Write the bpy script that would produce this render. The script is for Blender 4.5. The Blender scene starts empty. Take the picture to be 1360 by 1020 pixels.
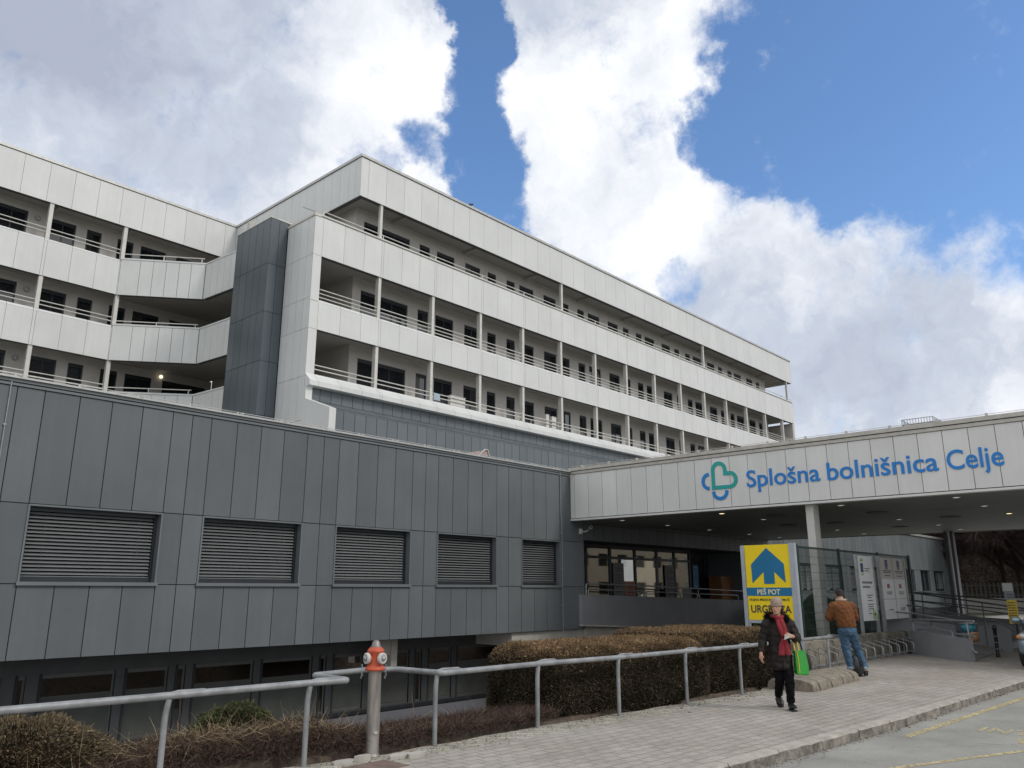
import bpy, bmesh, math, random
import numpy as np
from mathutils import Vector, Matrix
random.seed(7); rng = np.random.default_rng(7)
sc = bpy.context.scene; COL = sc.collection
R = math.radians

# ------------------------------------------------------------------ camera
cd = bpy.data.cameras.new('camera'); cam = bpy.data.objects.new('camera', cd); COL.objects.link(cam)
sc.camera = cam
AZ = R(42.3); PIT = R(14.467)
cam.location = (0, 0, 1.7)
vd = Vector((math.cos(AZ)*math.cos(PIT), math.sin(AZ)*math.cos(PIT), math.sin(PIT)))
cam.rotation_euler = vd.to_track_quat('-Z', 'Y').to_euler()
cd.sensor_width = 36; cd.lens = 1062/1360*36; cd.clip_start = .05; cd.clip_end = 3000

# ------------------------------------------------------------------ light
SUN_EL, SUN_AZ = 42, -75          # azimuth of the sun, from +X counter-clockwise
sd = bpy.data.lights.new('sun', 'SUN'); so = bpy.data.objects.new('sun', sd); COL.objects.link(so)
sd.energy = 1.15; sd.angle = R(13); sd.color = (1, .95, .88)
s_dir = Vector((math.cos(R(SUN_AZ))*math.cos(R(SUN_EL)), math.sin(R(SUN_AZ))*math.cos(R(SUN_EL)), math.sin(R(SUN_EL))))
so.rotation_euler = s_dir.to_track_quat('Z', 'Y').to_euler()

sc.view_settings.view_transform = 'Standard'; sc.view_settings.look = 'None'
sc.view_settings.exposure = 0.22; sc.view_settings.gamma = 1

def dirpx(x, y):                  # a fixed world direction of the sky, for placing the clouds
    r = Vector((math.sin(AZ), -math.cos(AZ), 0)); u = r.cross(vd)
    return (vd + r*((x-680)/1062) - u*((y-510)/1062)).normalized()

w = bpy.data.worlds.new('World'); sc.world = w; w.use_nodes = True
nt = w.node_tree; N = nt.nodes; L = nt.links; N.clear()
def nd(t, **k):
    n = N.new(t)
    for a, b in k.items(): setattr(n, a, b)
    return n
def mth(op, a, b=None, clamp=False):
    n = nd('ShaderNodeMath', operation=op); n.use_clamp = clamp
    for i, v in enumerate((a, b)):
        if v is None: continue
        if isinstance(v, (int, float)): n.inputs[i].default_value = v
        else: L.new(v, n.inputs[i])
    return n.outputs[0]
def smooth(v, a, b, lo=0., hi=1.):
    n = nd('ShaderNodeMapRange', interpolation_type='SMOOTHSTEP'); L.new(v, n.inputs['Value'])
    n.inputs['From Min'].default_value = a; n.inputs['From Max'].default_value = b
    n.inputs['To Min'].default_value = lo; n.inputs['To Max'].default_value = hi
    return n.outputs['Result']
tc = nd('ShaderNodeTexCoord'); DIR = tc.outputs['Generated']
def noise(vec, scale, detail, rough=.55, off=(0,0,0), dist=0.):
    m = nd('ShaderNodeMapping'); m.inputs['Location'].default_value = off; L.new(vec, m.inputs['Vector'])
    n = nd('ShaderNodeTexNoise'); L.new(m.outputs[0], n.inputs['Vector'])
    n.inputs['Scale'].default_value = scale; n.inputs['Detail'].default_value = detail
    n.inputs['Roughness'].default_value = rough; n.inputs['Distortion'].default_value = dist
    return n
wn = noise(DIR, 11, 10, .62)
sub = nd('ShaderNodeVectorMath', operation='SUBTRACT'); L.new(wn.outputs['Color'], sub.inputs[0]); sub.inputs[1].default_value = (.5,.5,.5)
scl = nd('ShaderNodeVectorMath', operation='SCALE'); L.new(sub.outputs[0], scl.inputs[0]); scl.inputs['Scale'].default_value = .10
add = nd('ShaderNodeVectorMath', operation='ADD'); L.new(DIR, add.inputs[0]); L.new(scl.outputs[0], add.inputs[1])
nrm_ = nd('ShaderNodeVectorMath', operation='NORMALIZE'); L.new(add.outputs[0], nrm_.inputs[0]); WD = nrm_.outputs[0]
def blobs(lst, vec):
    acc = None
    for (x, y, r, k) in lst:
        c = dirpx(x, y); ang = r/1090.
        d = nd('ShaderNodeVectorMath', operation='DOT_PRODUCT'); L.new(vec, d.inputs[0]); d.inputs[1].default_value = c
        s = smooth(d.outputs['Value'], math.cos(ang*1.28), math.cos(ang*.60), 0, k)
        acc = s if acc is None else mth('MAXIMUM', acc, s)
    return acc
BLUE = [(622,-40,44,1),(626,-5,36,1),(636,25,32,1),(642,55,32,1),(640,85,36,1),(632,115,40,1),(626,148,44,1),(630,182,50,1),(638,215,54,1),(648,250,54,1),(655,295,52,1),
        (1130,20,150,1),(1290,40,170,1),(1110,150,135,1),(1030,50,70,.95),(1215,165,118,1),(985,165,72,1),(935,185,38,.8),(1325,115,80,1),
        (1110,245,60,1),(1040,225,55,.95),(565,190,34,.55),(490,212,40,.35),(20,90,30,.2),(905,375,34,.5),(1000,100,60,.95),
        (1500,60,260,.9),(740,-190,110,.8)]
blue = blobs(BLUE, WD)
GREY = [(230,90,190,.6),(60,200,170,.5),(330,60,110,.4),(420,190,90,.3),(1130,480,170,.6),(1000,430,100,.45),(1290,520,140,.35),(120,-160,250,1),(985,330,55,.25),(1240,350,60,.2),(700,-200,200,.8)]
grey = blobs(GREY, WD)
n1 = noise(DIR, 14, 12, .66, (3,1,2), .1).outputs['Fac']
n2 = noise(DIR, 2.6, 8, .55, (11,4,7)).outputs['Fac']
n3 = noise(WD, 6.5, 12, .64, (1.2,7.7,4.1), .2).outputs['Fac']
dens = mth('ADD', mth('SUBTRACT', 1.0, mth('MULTIPLY', blue, 1.25)), mth('MULTIPLY', mth('SUBTRACT', n1, .5), 2.3))
mask = smooth(dens, -.05, .95)
# brightness of the cloud
edge = smooth(dens, .35, 1.1, .25, 0)
br = mth('SUBTRACT', mth('ADD', .90, mth('MULTIPLY', mth('SUBTRACT', n3, .5), 1.15)), mth('MULTIPLY', grey, mth('ADD', .22, mth('MULTIPLY', n2, .52))))
br = mth('MAXIMUM', br, .35)
cr = nd('ShaderNodeValToRGB'); L.new(br, cr.inputs[0])
e = cr.color_ramp.elements
e[0].position = .35; e[0].color = (.38,.42,.52,1)
e[1].position = 1.0; e[1].color = (.90,.91,.93,1)
m = cr.color_ramp.elements.new(.62); m.color = (.52,.57,.66,1)
m = cr.color_ramp.elements.new(.8); m.color = (.72,.75,.81,1)
cs = nd('ShaderNodeVectorMath', operation='SCALE'); L.new(cr.outputs[0], cs.inputs[0]); cs.inputs['Scale'].default_value = 10.0
sky = nd('ShaderNodeTexSky', sky_type='NISHITA'); sky.sun_disc = False
sky.sun_elevation = R(SUN_EL); sky.sun_rotation = R(90-SUN_AZ); sky.air_density = 1.0; sky.dust_density = .6; sky.ozone_density = 2.5
sg = nd('ShaderNodeVectorMath', operation='MULTIPLY'); L.new(sky.outputs[0], sg.inputs[0]); sg.inputs[1].default_value = (1.22,1.45,1.66)
mx = nd('ShaderNodeMix', data_type='RGBA'); L.new(mask, mx.inputs['Factor'])
L.new(sg.outputs[0], mx.inputs['A']); L.new(cs.outputs[0], mx.inputs['B'])
bg = nd('ShaderNodeBackground'); bg.inputs['Strength'].default_value = .1; L.new(mx.outputs['Result'], bg.inputs['Color'])
ow = nd('ShaderNodeOutputWorld'); L.new(bg.outputs[0], ow.inputs['Surface'])
w.cycles.sampling_method = 'MANUAL'; w.cycles.sample_map_resolution = 1024

# ------------------------------------------------------------------ materials
MATS = {}
def srgb(c): return tuple(((v/255)/12.92 if v/255 <= .04045 else (((v/255)+.055)/1.055)**2.4) for v in c)
def mat(name, col, rough=.6, metal=0., var=.12, scale=3., bump=0., bscale=40., island=0., emit=None, col2=None, spec=.5, stretch=(1,1,1), detail=6, streak=0.):
    if name in MATS: return MATS[name]
    m = bpy.data.materials.new(name); m.use_nodes = True; MATS[name] = m
    t = m.node_tree; b = t.nodes['Principled BSDF']
    tcn = t.nodes.new('ShaderNodeTexCoord'); mp = t.nodes.new('ShaderNodeMapping'); mp.inputs['Scale'].default_value = stretch
    t.links.new(tcn.outputs['Object'], mp.inputs[0])
    n = t.nodes.new('ShaderNodeTexNoise'); n.inputs['Scale'].default_value = scale; n.inputs['Detail'].default_value = detail; n.inputs['Roughness'].default_value = .62
    t.links.new(mp.outputs[0], n.inputs['Vector'])
    c2 = col2 or tuple(max(0, c*(1-var*1.6)) for c in col); c1 = tuple(min(1, c*(1+var)) for c in col)
    rmp = t.nodes.new('ShaderNodeValToRGB'); rmp.color_ramp.elements[0].position = .32; rmp.color_ramp.elements[1].position = .68
    rmp.color_ramp.elements[0].color = (*c2, 1); rmp.color_ramp.elements[1].color = (*c1, 1)
    t.links.new(n.outputs['Fac'], rmp.inputs[0]); out = rmp.outputs[0]
    if island:
        g = t.nodes.new('ShaderNodeNewGeometry'); hs = t.nodes.new('ShaderNodeHueSaturation')
        mr = t.nodes.new('ShaderNodeMapRange'); mr.inputs['To Min'].default_value = 1-island; mr.inputs['To Max'].default_value = 1+island
        t.links.new(g.outputs['Random Per Island'], mr.inputs['Value']); t.links.new(mr.outputs[0], hs.inputs['Value']); t.links.new(out, hs.inputs['Color']); out = hs.outputs[0]
    if streak:       # faint run-down marks of rain and dust
        m3 = t.nodes.new('ShaderNodeMapping'); m3.inputs['Scale'].default_value = (7,7,.35); t.links.new(tcn.outputs['Object'], m3.inputs[0])
        n3_ = t.nodes.new('ShaderNodeTexNoise'); n3_.inputs['Scale'].default_value = 1.; n3_.inputs['Detail'].default_value = 7; n3_.inputs['Roughness'].default_value = .7; t.links.new(m3.outputs[0], n3_.inputs[0])
        r3 = t.nodes.new('ShaderNodeMapRange'); r3.inputs['From Min'].default_value = .35; r3.inputs['From Max'].default_value = .6; r3.inputs['To Min'].default_value = 1-streak; t.links.new(n3_.outputs['Fac'], r3.inputs['Value'])
        h3 = t.nodes.new('ShaderNodeHueSaturation'); t.links.new(r3.outputs[0], h3.inputs['Value']); t.links.new(out, h3.inputs['Color']); out = h3.outputs[0]
    t.links.new(out, b.inputs['Base Color'])
    b.inputs['Roughness'].default_value = rough; b.inputs['Metallic'].default_value = metal; b.inputs['Specular IOR Level'].default_value = spec
    if bump:
        n2 = t.nodes.new('ShaderNodeTexNoise'); n2.inputs['Scale'].default_value = bscale; n2.inputs['Detail'].default_value = 5
        t.links.new(mp.outputs[0], n2.inputs['Vector'])
        bp = t.nodes.new('ShaderNodeBump'); bp.inputs['Strength'].default_value = bump; bp.inputs['Distance'].default_value = .02
        t.links.new(n2.outputs['Fac'], bp.inputs['Height']); t.links.new(bp.outputs[0], b.inputs['Normal'])
    if emit:
        b.inputs['Emission Color'].default_value = (*emit[:3], 1); b.inputs['Emission Strength'].default_value = emit[3]
    return m
WHITE = mat('white_cladding', (.66,.67,.655), .42, 0, .035, .6, island=.03, bump=.05, bscale=1.0, streak=.045)
WHITE2 = mat('white_paint', (.60,.59,.55), .5, 0, .06, 2., bump=.04, bscale=12)
CANW = mat('canopy_cladding', (.70,.695,.67), .38, 0, .04, .8, island=.035, bump=.05, bscale=1.0, streak=.045)
GREYP = mat('grey_cladding', (.133,.146,.152), .42, 0, .07, .5, island=.10, col2=(.116,.128,.135), bump=.10, bscale=1.1, streak=.06, spec=.28)
GREYD = mat('grey_metal_trim', (.15,.165,.172), .42, .1, .05, 1.)
TOWER = mat('tower_cladding', (.085,.105,.12), .38, 0, .07, .6, island=.09)
JOINTW = mat('pale_joint_backing', (.10,.10,.10), .8, 0, .1, 2.); JOINT = mat('joint_backing', (.025,.027,.03), .8, 0, .1, 2.)
RENDER = mat('gallery_render', (.52,.50,.465), .8, 0, .05, 1.2, bump=.05, bscale=30)
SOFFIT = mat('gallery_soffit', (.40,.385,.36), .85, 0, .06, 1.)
FRAME = mat('dark_window_frame', (.03,.034,.04), .4, .3, .1, 5.)
BLINDD = mat('dark_roller_blind', (.014,.016,.02), .8, 0, .15, 8., spec=.2)
BLIND = mat('grey_blind_slats', (.185,.192,.195), .5, .05, .05, 3., island=.06)
BLINDP = mat('pale_blind_slats', (.32,.33,.33), .45, .2, .05, 3., island=.1)
CONC = mat('concrete', (.36,.34,.31), .9, 0, .16, 3., bump=.35, bscale=35)
CONCP = mat('pale_concrete', (.42,.40,.36), .9, 0, .1, 2., bump=.15, bscale=30)
GALV = mat('galvanised_steel', (.33,.345,.35), .45, .55, .12, 12., bump=.05, bscale=60)
RAILP = mat('grey_rail_paint', (.26,.27,.275), .5, .15, .22, 5., bump=.12, bscale=45, detail=10)
WALLG = mat('dark_grey_render', (.15,.152,.17), .75, 0, .08, 1.5, bump=.1, bscale=40)
DARK = mat('dark_interior', (.02,.02,.02), .8, 0, .2, 2.)
ROOF = mat('roof_gravel', (.25,.245,.23), .95, 0, .2, 10., bump=.4, bscale=60)
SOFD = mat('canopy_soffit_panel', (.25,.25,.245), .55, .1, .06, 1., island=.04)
CAP = mat('zinc_flashing', (.46,.46,.44), .42, .35, .1, 6.)
def glass_mat(name, col=(.02,.025,.03), rough=.06, spec=.8):
    if name in MATS: return MATS[name]
    m = mat(name, col, rough, 0, .15, .8, spec=spec); b = m.node_tree.nodes['Principled BSDF']; b.inputs['Coat Weight'].default_value = .5
    b.inputs['Coat Roughness'].default_value = .03
    return m
GLASS = glass_mat('dark_glass')
def clear_glass(name, refl=.25, tint=(.55,.6,.6)):
    if name in MATS: return MATS[name]
    m = bpy.data.materials.new(name); m.use_nodes = True; MATS[name] = m; t = m.node_tree; t.nodes.clear()
    tr = t.nodes.new('ShaderNodeBsdfTransparent'); tr.inputs[0].default_value = (*tint, 1)
    gl = t.nodes.new('ShaderNodeBsdfGlossy'); gl.inputs['Roughness'].default_value = .02; gl.inputs['Color'].default_value = (.8,.8,.8,1)
    fr = t.nodes.new('ShaderNodeFresnel'); fr.inputs['IOR'].default_value = 1.9
    ad = t.nodes.new('ShaderNodeMath'); ad.operation = 'MULTIPLY_ADD'; ad.inputs[1].default_value = 1.; ad.inputs[2].default_value = refl; ad.use_clamp = True
    t.links.new(fr.outputs[0], ad.inputs[0])
    mi = t.nodes.new('ShaderNodeMixShader'); t.links.new(ad.outputs[0], mi.inputs[0]); t.links.new(tr.outputs[0], mi.inputs[1]); t.links.new(gl.outputs[0], mi.inputs[2])
    o = t.nodes.new('ShaderNodeOutputMaterial'); t.links.new(mi.outputs[0], o.inputs[0]); return m
CGLASS = clear_glass('clear_glass', .22)
BGLASS = clear_glass('basement_glass', .16, (.35,.37,.36))

# ------------------------------------------------------------------ mesh helpers
class MB:
    def __init__(s): s.v = []; s.f = []; s.mi = []; s.sm = []
    def add(s, vs, fs, mi=0, smooth=False):
        o = len(s.v); s.v += [tuple(p) for p in vs]; s.f += [tuple(i+o for i in f) for f in fs]
        s.mi += [mi]*len(fs); s.sm += [smooth]*len(fs)
    def box(s, x0, x1, y0, y1, z0, z1, mi=0, M=None):
        vs = [Vector(p) for p in ((x0,y0,z0),(x1,y0,z0),(x1,y1,z0),(x0,y1,z0),(x0,y0,z1),(x1,y0,z1),(x1,y1,z1),(x0,y1,z1))]
        if M is not None: vs = [M @ p for p in vs]
        s.add(vs, [(0,3,2,1),(4,5,6,7),(0,1,5,4),(1,2,6,5),(2,3,7,6),(3,0,4,7)], mi)
    def prism(s, pts, d, mi=0, smooth=False):            # closed polygon (3-D points) pushed by vector d
        n = len(pts); d = Vector(d); a = [Vector(p) for p in pts]; b = [p+d for p in a]
        s.add(a+b, [tuple(range(n))[::-1], tuple(range(n, 2*n))], mi)
        s.add(a+b, [(i, (i+1) % n, n+(i+1) % n, n+i) for i in range(n)], mi, smooth)
    def poly(s, pts, mi=0): s.add(pts, [tuple(range(len(pts)))], mi)
    def tube(s, pts, r, seg=8, mi=0, caps=True, closed=False):
        P = [Vector(p) for p in pts]; n = len(P); rr = r if isinstance(r, (list, tuple)) else [r]*n
        rings = []; up = None
        for i, p in enumerate(P):
            if closed: t = (P[(i+1) % n]-P[i-1]).normalized()
            else:
                a = (P[i]-P[i-1]).normalized() if i > 0 else None; b = (P[i+1]-P[i]).normalized() if i < n-1 else None
                t = ((a or b)+(b or a))
                t = t.normalized() if t.length > 1e-6 else (a or b)
            if up is None: up = Vector((0,0,1)) if abs(t.z) < .9 else Vector((1,0,0))
            u = (up - t*up.dot(t)); u = u.normalized() if u.length > 1e-5 else t.orthogonal().normalized(); up = u
            v = t.cross(u); rings.append([p+(u*math.cos(2*math.pi*k/seg)+v*math.sin(2*math.pi*k/seg))*rr[i] for k in range(seg)])
        vs = [q for g in rings for q in g]; fs = []
        m = n if closed else n-1
        for i in range(m):
            j = (i+1) % n
            for k in range(seg): fs.append((i*seg+k, i*seg+(k+1) % seg, j*seg+(k+1) % seg, j*seg+k))
        s.add(vs, fs, mi, True)
        if caps and not closed: s.add(vs, [tuple(range(seg))[::-1], tuple((n-1)*seg+k for k in range(seg))], mi)
    def ring_loft(s, rings, mi=0, caps=True, smooth=True):
        n = len(rings[0]); vs = [q for g in rings for q in g]; fs = []
        for i in range(len(rings)-1):
            for k in range(n): fs.append((i*n+k, i*n+(k+1) % n, (i+1)*n+(k+1) % n, (i+1)*n+k))
        s.add(vs, fs, mi, smooth)
        if caps: s.add(vs, [tuple(range(n))[::-1], tuple((len(rings)-1)*n+k for k in range(n))], mi, smooth)
    def lathe(s, prof, c, seg=20, mi=0, axis='z'):
        rings = []
        for r, h in prof:
            g = []
            for k in range(seg):
                a = 2*math.pi*k/seg; x, y = r*math.cos(a), r*math.sin(a)
                p = {'z': (x, y, h), 'x': (h, x, y), 'y': (y, h, x)}[axis]; g.append(Vector(c)+Vector(p))
            rings.append(g)
        s.ring_loft(rings, mi)
    def sphere(s, c, r, seg=12, mi=0):
        r = r if isinstance(r, (tuple, list)) else (r, r, r); rings = []
        for i in range(1, seg//2+3):
            a = math.pi*i/(seg//2+3)
            rings.append([Vector((c[0]+r[0]*math.sin(a)*math.cos(2*math.pi*k/seg), c[1]+r[1]*math.sin(a)*math.sin(2*math.pi*k/seg), c[2]-r[2]*math.cos(a))) for k in range(seg)])
        s.ring_loft(rings, mi)
    def build(s, name, mats, parent=None, bevel=0., recalc=True):
        me = bpy.data.meshes.new(name)
        me.from_pydata([tuple(p) for p in s.v], [], s.f)
        if not isinstance(mats, (list, tuple)): mats = [mats]
        for q in mats: me.materials.append(q)
        me.polygons.foreach_set('material_index', s.mi); me.polygons.foreach_set('use_smooth', s.sm)
        me.update()
        if recalc:
            bm = bmesh.new(); bm.from_mesh(me); bmesh.ops.recalc_face_normals(bm, faces=bm.faces)
            if bevel:
                bmesh.ops.bevel(bm, geom=[e_ for e_ in bm.edges if len(e_.link_faces) == 2 and e_.calc_face_angle(0) > .6], offset=bevel, segments=2, affect='EDGES', clamp_overlap=True)
            bm.to_mesh(me); bm.free()
        o = bpy.data.objects.new(name, me); COL.objects.link(o); setp(o, parent); return o
def setp(o, parent):              # meshes are in world coordinates: undo the place of the thing's empty
    if parent is not None:
        o.parent = parent
        if parent.type == 'EMPTY': o.matrix_parent_inverse = Matrix.Translation(-parent.location)
def thing(name, label, cat, loc=(0,0,0), group=None):
    o = bpy.data.objects.new(name, None); COL.objects.link(o); o.location = loc; o.empty_display_size = .2
    o['label'] = label; o['category'] = cat
    if group: o['group'] = group
    return o
def tag(o, label, cat, group=None):
    o['label'] = label; o['category'] = cat
    if group: o['group'] = group
    return o
def struct(o): o['kind'] = 'structure'; return o
def stuff(o): o['kind'] = 'stuff'; return o

def fastmesh(name, V, F, mats, mi=None, parent=None, smooth=False):
    """V (n,3), F (m,4) or (m,3) numpy"""
    me = bpy.data.meshes.new(name); V = np.asarray(V, np.float32); F = np.asarray(F, np.int32); k = F.shape[1]
    me.vertices.add(len(V)); me.vertices.foreach_set('co', V.ravel())
    me.loops.add(F.size); me.loops.foreach_set('vertex_index', F.ravel())
    me.polygons.add(len(F)); me.polygons.foreach_set('loop_start', np.arange(0, F.size, k, dtype=np.int32))
    for q in (mats if isinstance(mats, (list, tuple)) else [mats]): me.materials.append(q)
    if mi is not None: me.polygons.foreach_set('material_index', np.asarray(mi, np.int32))
    if smooth: me.polygons.foreach_set('use_smooth', np.ones(len(F), bool))
    me.update(calc_edges=True); me.validate()
    o = bpy.data.objects.new(name, me); COL.objects.link(o); setp(o, parent); return o

def text_geo(body, spacing=1.0, shear=0., bold=0.):
    """mesh of a text, lying in XY, at size 1: returns verts, faces"""
    c = bpy.data.curves.new('t', 'FONT'); c.body = body; c.size = 1; c.resolution_u = 4; c.space_character = spacing; c.shear = shear; c.offset = bold; c.fill_mode = 'BOTH'
    o = bpy.data.objects.new('t', c); COL.objects.link(o)
    dg = bpy.context.evaluated_depsgraph_get(); dg.update(); ev = o.evaluated_get(dg); me = ev.to_mesh()
    V = [tuple(v.co) for v in me.vertices]; Fs = [tuple(p.vertices) for p in me.polygons]
    ev.to_mesh_clear(); bpy.data.objects.remove(o); bpy.data.curves.remove(c); return V, Fs
def text_on(mb, body, org, right, up, width, height=None, thick=0.012, mi=0, bold=0., spacing=1.0):
    """puts letters on a surface; width = whole width, height = cap height; org = baseline left"""
    V, Fs = text_geo(body, spacing, 0, bold)
    xs = [v[0] for v in V]; x0, x1 = min(xs), max(xs); sx = width/(x1-x0); caph = .729; sy = height/caph if height else sx
    org, right, up = Vector(org), Vector(right), Vector(up); nrm = right.cross(up).normalized()
    P = [org+right*((v[0]-x0)*sx)+up*(v[1]*sy)+nrm*thick for v in V]
    mb.add(P, Fs, mi)
    # edge walls
    from collections import Counter
    ec = Counter(); dirs = {}
    for f in Fs:
        for a, b in zip(f, f[1:]+f[:1]): ec[frozenset((a, b))] += 1; dirs[frozenset((a, b))] = (a, b)
    B = [p-nrm*(thick) for p in P]; fs = []
    n = len(P)
    for k, c in ec.items():
        if c == 1: a, b = dirs[k]; fs.append((b, a, a+n, b+n))
    mb.add(P+B, fs, mi)

def panels(mb, org, right, xs, zs, gap=.02, thick=.03, holes=(), mi=0, up=(0,0,1)):
    """separate cladding boards with open joints; xs, zs = joint lines; front face at org plane"""
    org, right, up = Vector(org), Vector(right), Vector(up); nrm = right.cross(up).normalized(); g = gap/2
    for xi in range(len(xs)-1):
        for zi in range(len(zs)-1):
            a, b, c, d = xs[xi]+g, xs[xi+1]-g, zs[zi]+g, zs[zi+1]-g
            if b <= a or d <= c: continue
            cx, cz = (a+b)/2, (c+d)/2
            if any(h[0] < cx < h[1] and h[2] < cz < h[3] for h in holes): continue
            q = [org+right*p[0]+up*p[1] for p in ((a,c),(b,c),(b,d),(a,d))]
            mb.prism(q, -nrm*thick, mi)
def wall_holes(mb, org, right, x0, x1, z0, z1, holes, depth, mi=0, rmi=None):
    """flat wall with rectangular openings and their reveals (depth back from the face)"""
    org, right = Vector(org), Vector(right); up = Vector((0,0,1)); nrm = right.cross(up).normalized()
    P = lambda x, z, d=0: org+right*x+up*z-nrm*d
    xs = sorted({x0, x1, *[h[0] for h in holes], *[h[1] for h in holes]})
    for a, b in zip(xs, xs[1:]):
        hs = sorted([(h[2], h[3]) for h in holes if h[0] <= a+1e-6 and h[1] >= b-1e-6]); z = z0
        for c, d in hs+[(z1, z1)]:
            if c > z+1e-6: mb.poly([P(a,z), P(b,z), P(b,c), P(a,c)], mi)
            z = d
    r = mi if rmi is None else rmi
    for h in holes:
        a, b, c, d = h[:4]
        for p, q in (((a,c),(b,c)), ((b,c),(b,d)), ((b,d),(a,d)), ((a,d),(a,c))):
            mb.poly([P(*p), P(*q), P(*q, depth), P(*p, depth)], r)

def obox(mb, c, dx, dy, dz, rot=0., mi=0):     # box centred at c, turned about z
    M = Matrix.Translation(c) @ Matrix.Rotation(rot, 4, 'Z'); mb.box(-dx/2, dx/2, -dy/2, dy/2, -dz/2, dz/2, mi, M)
def rounded(pts, r=.08, n=5):                 # polyline with its corners rounded
    P = [Vector(p) for p in pts]; out = [P[0]]
    for a, b, c in zip(P, P[1:], P[2:]):
        u, v = (a-b), (c-b); d = min(r, u.length*.45, v.length*.45); p, q = b+u.normalized()*d, b+v.normalized()*d
        for i in range(n+1): t = i/n; out.append(p*(1-t)**2+b*2*t*(1-t)+q*t*t)
    return out+[P[-1]]
def copy_tree(o, off, parent=None):
    c = o.copy(); COL.objects.link(c)
    if parent: c.parent = parent
    else: c.location = Vector(o.location)+Vector(off)
    for ch in [q for q in COL.objects if q.parent == o]: copy_tree(ch, off, c)
    return c

# ================================================================== GROUND
EDGE = [(-30,9.5),(0,8.1),(3.6,7.75),(5.0,7.42),(5.6,7.25),(8.3,7.2),(11.6,6.95),(14.2,6.8),(15.2,7.3),(16,7.9),(26,8.2),(60,8.2)]
KERB = [(-40,6.2),(0,4.95),(4,4.62),(8.15,4.29),(10.55,4.11),(12.48,3.99),(15,3.9),(17.8,3.81),(20,3.72),(40,3.0)]
def yat(line, x): return float(np.interp(x, [p[0] for p in line], [p[1] for p in line]))
def nyat(line, x): return np.interp(x, [p[0] for p in line], [p[1] for p in line])
ASPH = mat('road_asphalt', (.285,.28,.255), .92, 0, .10, 1.1, bump=.25, bscale=220, detail=10)
EARTH = mat('bank_soil', (.10,.075,.055), 1, 0, .35, 9, bump=.6, bscale=60)
GRASSG = mat('distant_ground', (.11,.115,.07), 1, 0, .3, .3, bump=.3, bscale=20)
COURT = mat('court_paving', (.22,.215,.21), .95, 0, .15, 3, bump=.3, bscale=40)
def asphalt(m):
    t = m.node_tree; b = t.nodes['Principled BSDF']; last = b.inputs['Base Color'].links[0].from_socket; tcn = t.nodes.new('ShaderNodeTexCoord')
    v = t.nodes.new('ShaderNodeTexVoronoi'); v.feature = 'DISTANCE_TO_EDGE'; v.inputs['Scale'].default_value = .55
    n = t.nodes.new('ShaderNodeTexNoise'); n.inputs['Scale'].default_value = 2.2; n.inputs['Detail'].default_value = 8; t.links.new(tcn.outputs['Object'], n.inputs[0])
    mx_ = t.nodes.new('ShaderNodeMix'); mx_.data_type = 'VECTOR'; mx_.inputs['Factor'].default_value = .35; t.links.new(tcn.outputs['Object'], mx_.inputs['A']); t.links.new(n.outputs['Color'], mx_.inputs['B']); t.links.new(mx_.outputs['Result'], v.inputs['Vector'])
    cr_ = t.nodes.new('ShaderNodeMapRange'); cr_.inputs['From Max'].default_value = .006; cr_.inputs['To Min'].default_value = .70; t.links.new(v.outputs['Distance'], cr_.inputs['Value'])
    sp_ = t.nodes.new('ShaderNodeTexNoise'); sp_.inputs['Scale'].default_value = 130; sp_.inputs['Detail'].default_value = 3; t.links.new(tcn.outputs['Object'], sp_.inputs[0])
    rs = t.nodes.new('ShaderNodeMapRange'); rs.inputs['From Min'].default_value = .3; rs.inputs['From Max'].default_value = .7; rs.inputs['To Min'].default_value = .72; rs.inputs['To Max'].default_value = 1.28; t.links.new(sp_.outputs['Fac'], rs.inputs['Value'])
    st = t.nodes.new('ShaderNodeTexNoise'); st.inputs['Scale'].default_value = .8; st.inputs['Detail'].default_value = 10; st.inputs['Roughness'].default_value = .7; t.links.new(tcn.outputs['Object'], st.inputs[0])
    r2 = t.nodes.new('ShaderNodeMapRange'); r2.inputs['From Min'].default_value = .38; r2.inputs['From Max'].default_value = .5; r2.inputs['To Min'].default_value = .88; t.links.new(st.outputs['Fac'], r2.inputs['Value'])
    for c in (cr_.outputs[0], rs.outputs[0], r2.outputs[0]):
        q = t.nodes.new('ShaderNodeMix'); q.data_type = 'RGBA'; q.blend_type = 'MULTIPLY'; q.inputs['Factor'].default_value = 1; t.links.new(last, q.inputs['A']); t.links.new(c, q.inputs['B']); last = q.outputs['Result']
    t.links.new(last, b.inputs['Base Color'])
asphalt(ASPH)
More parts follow.
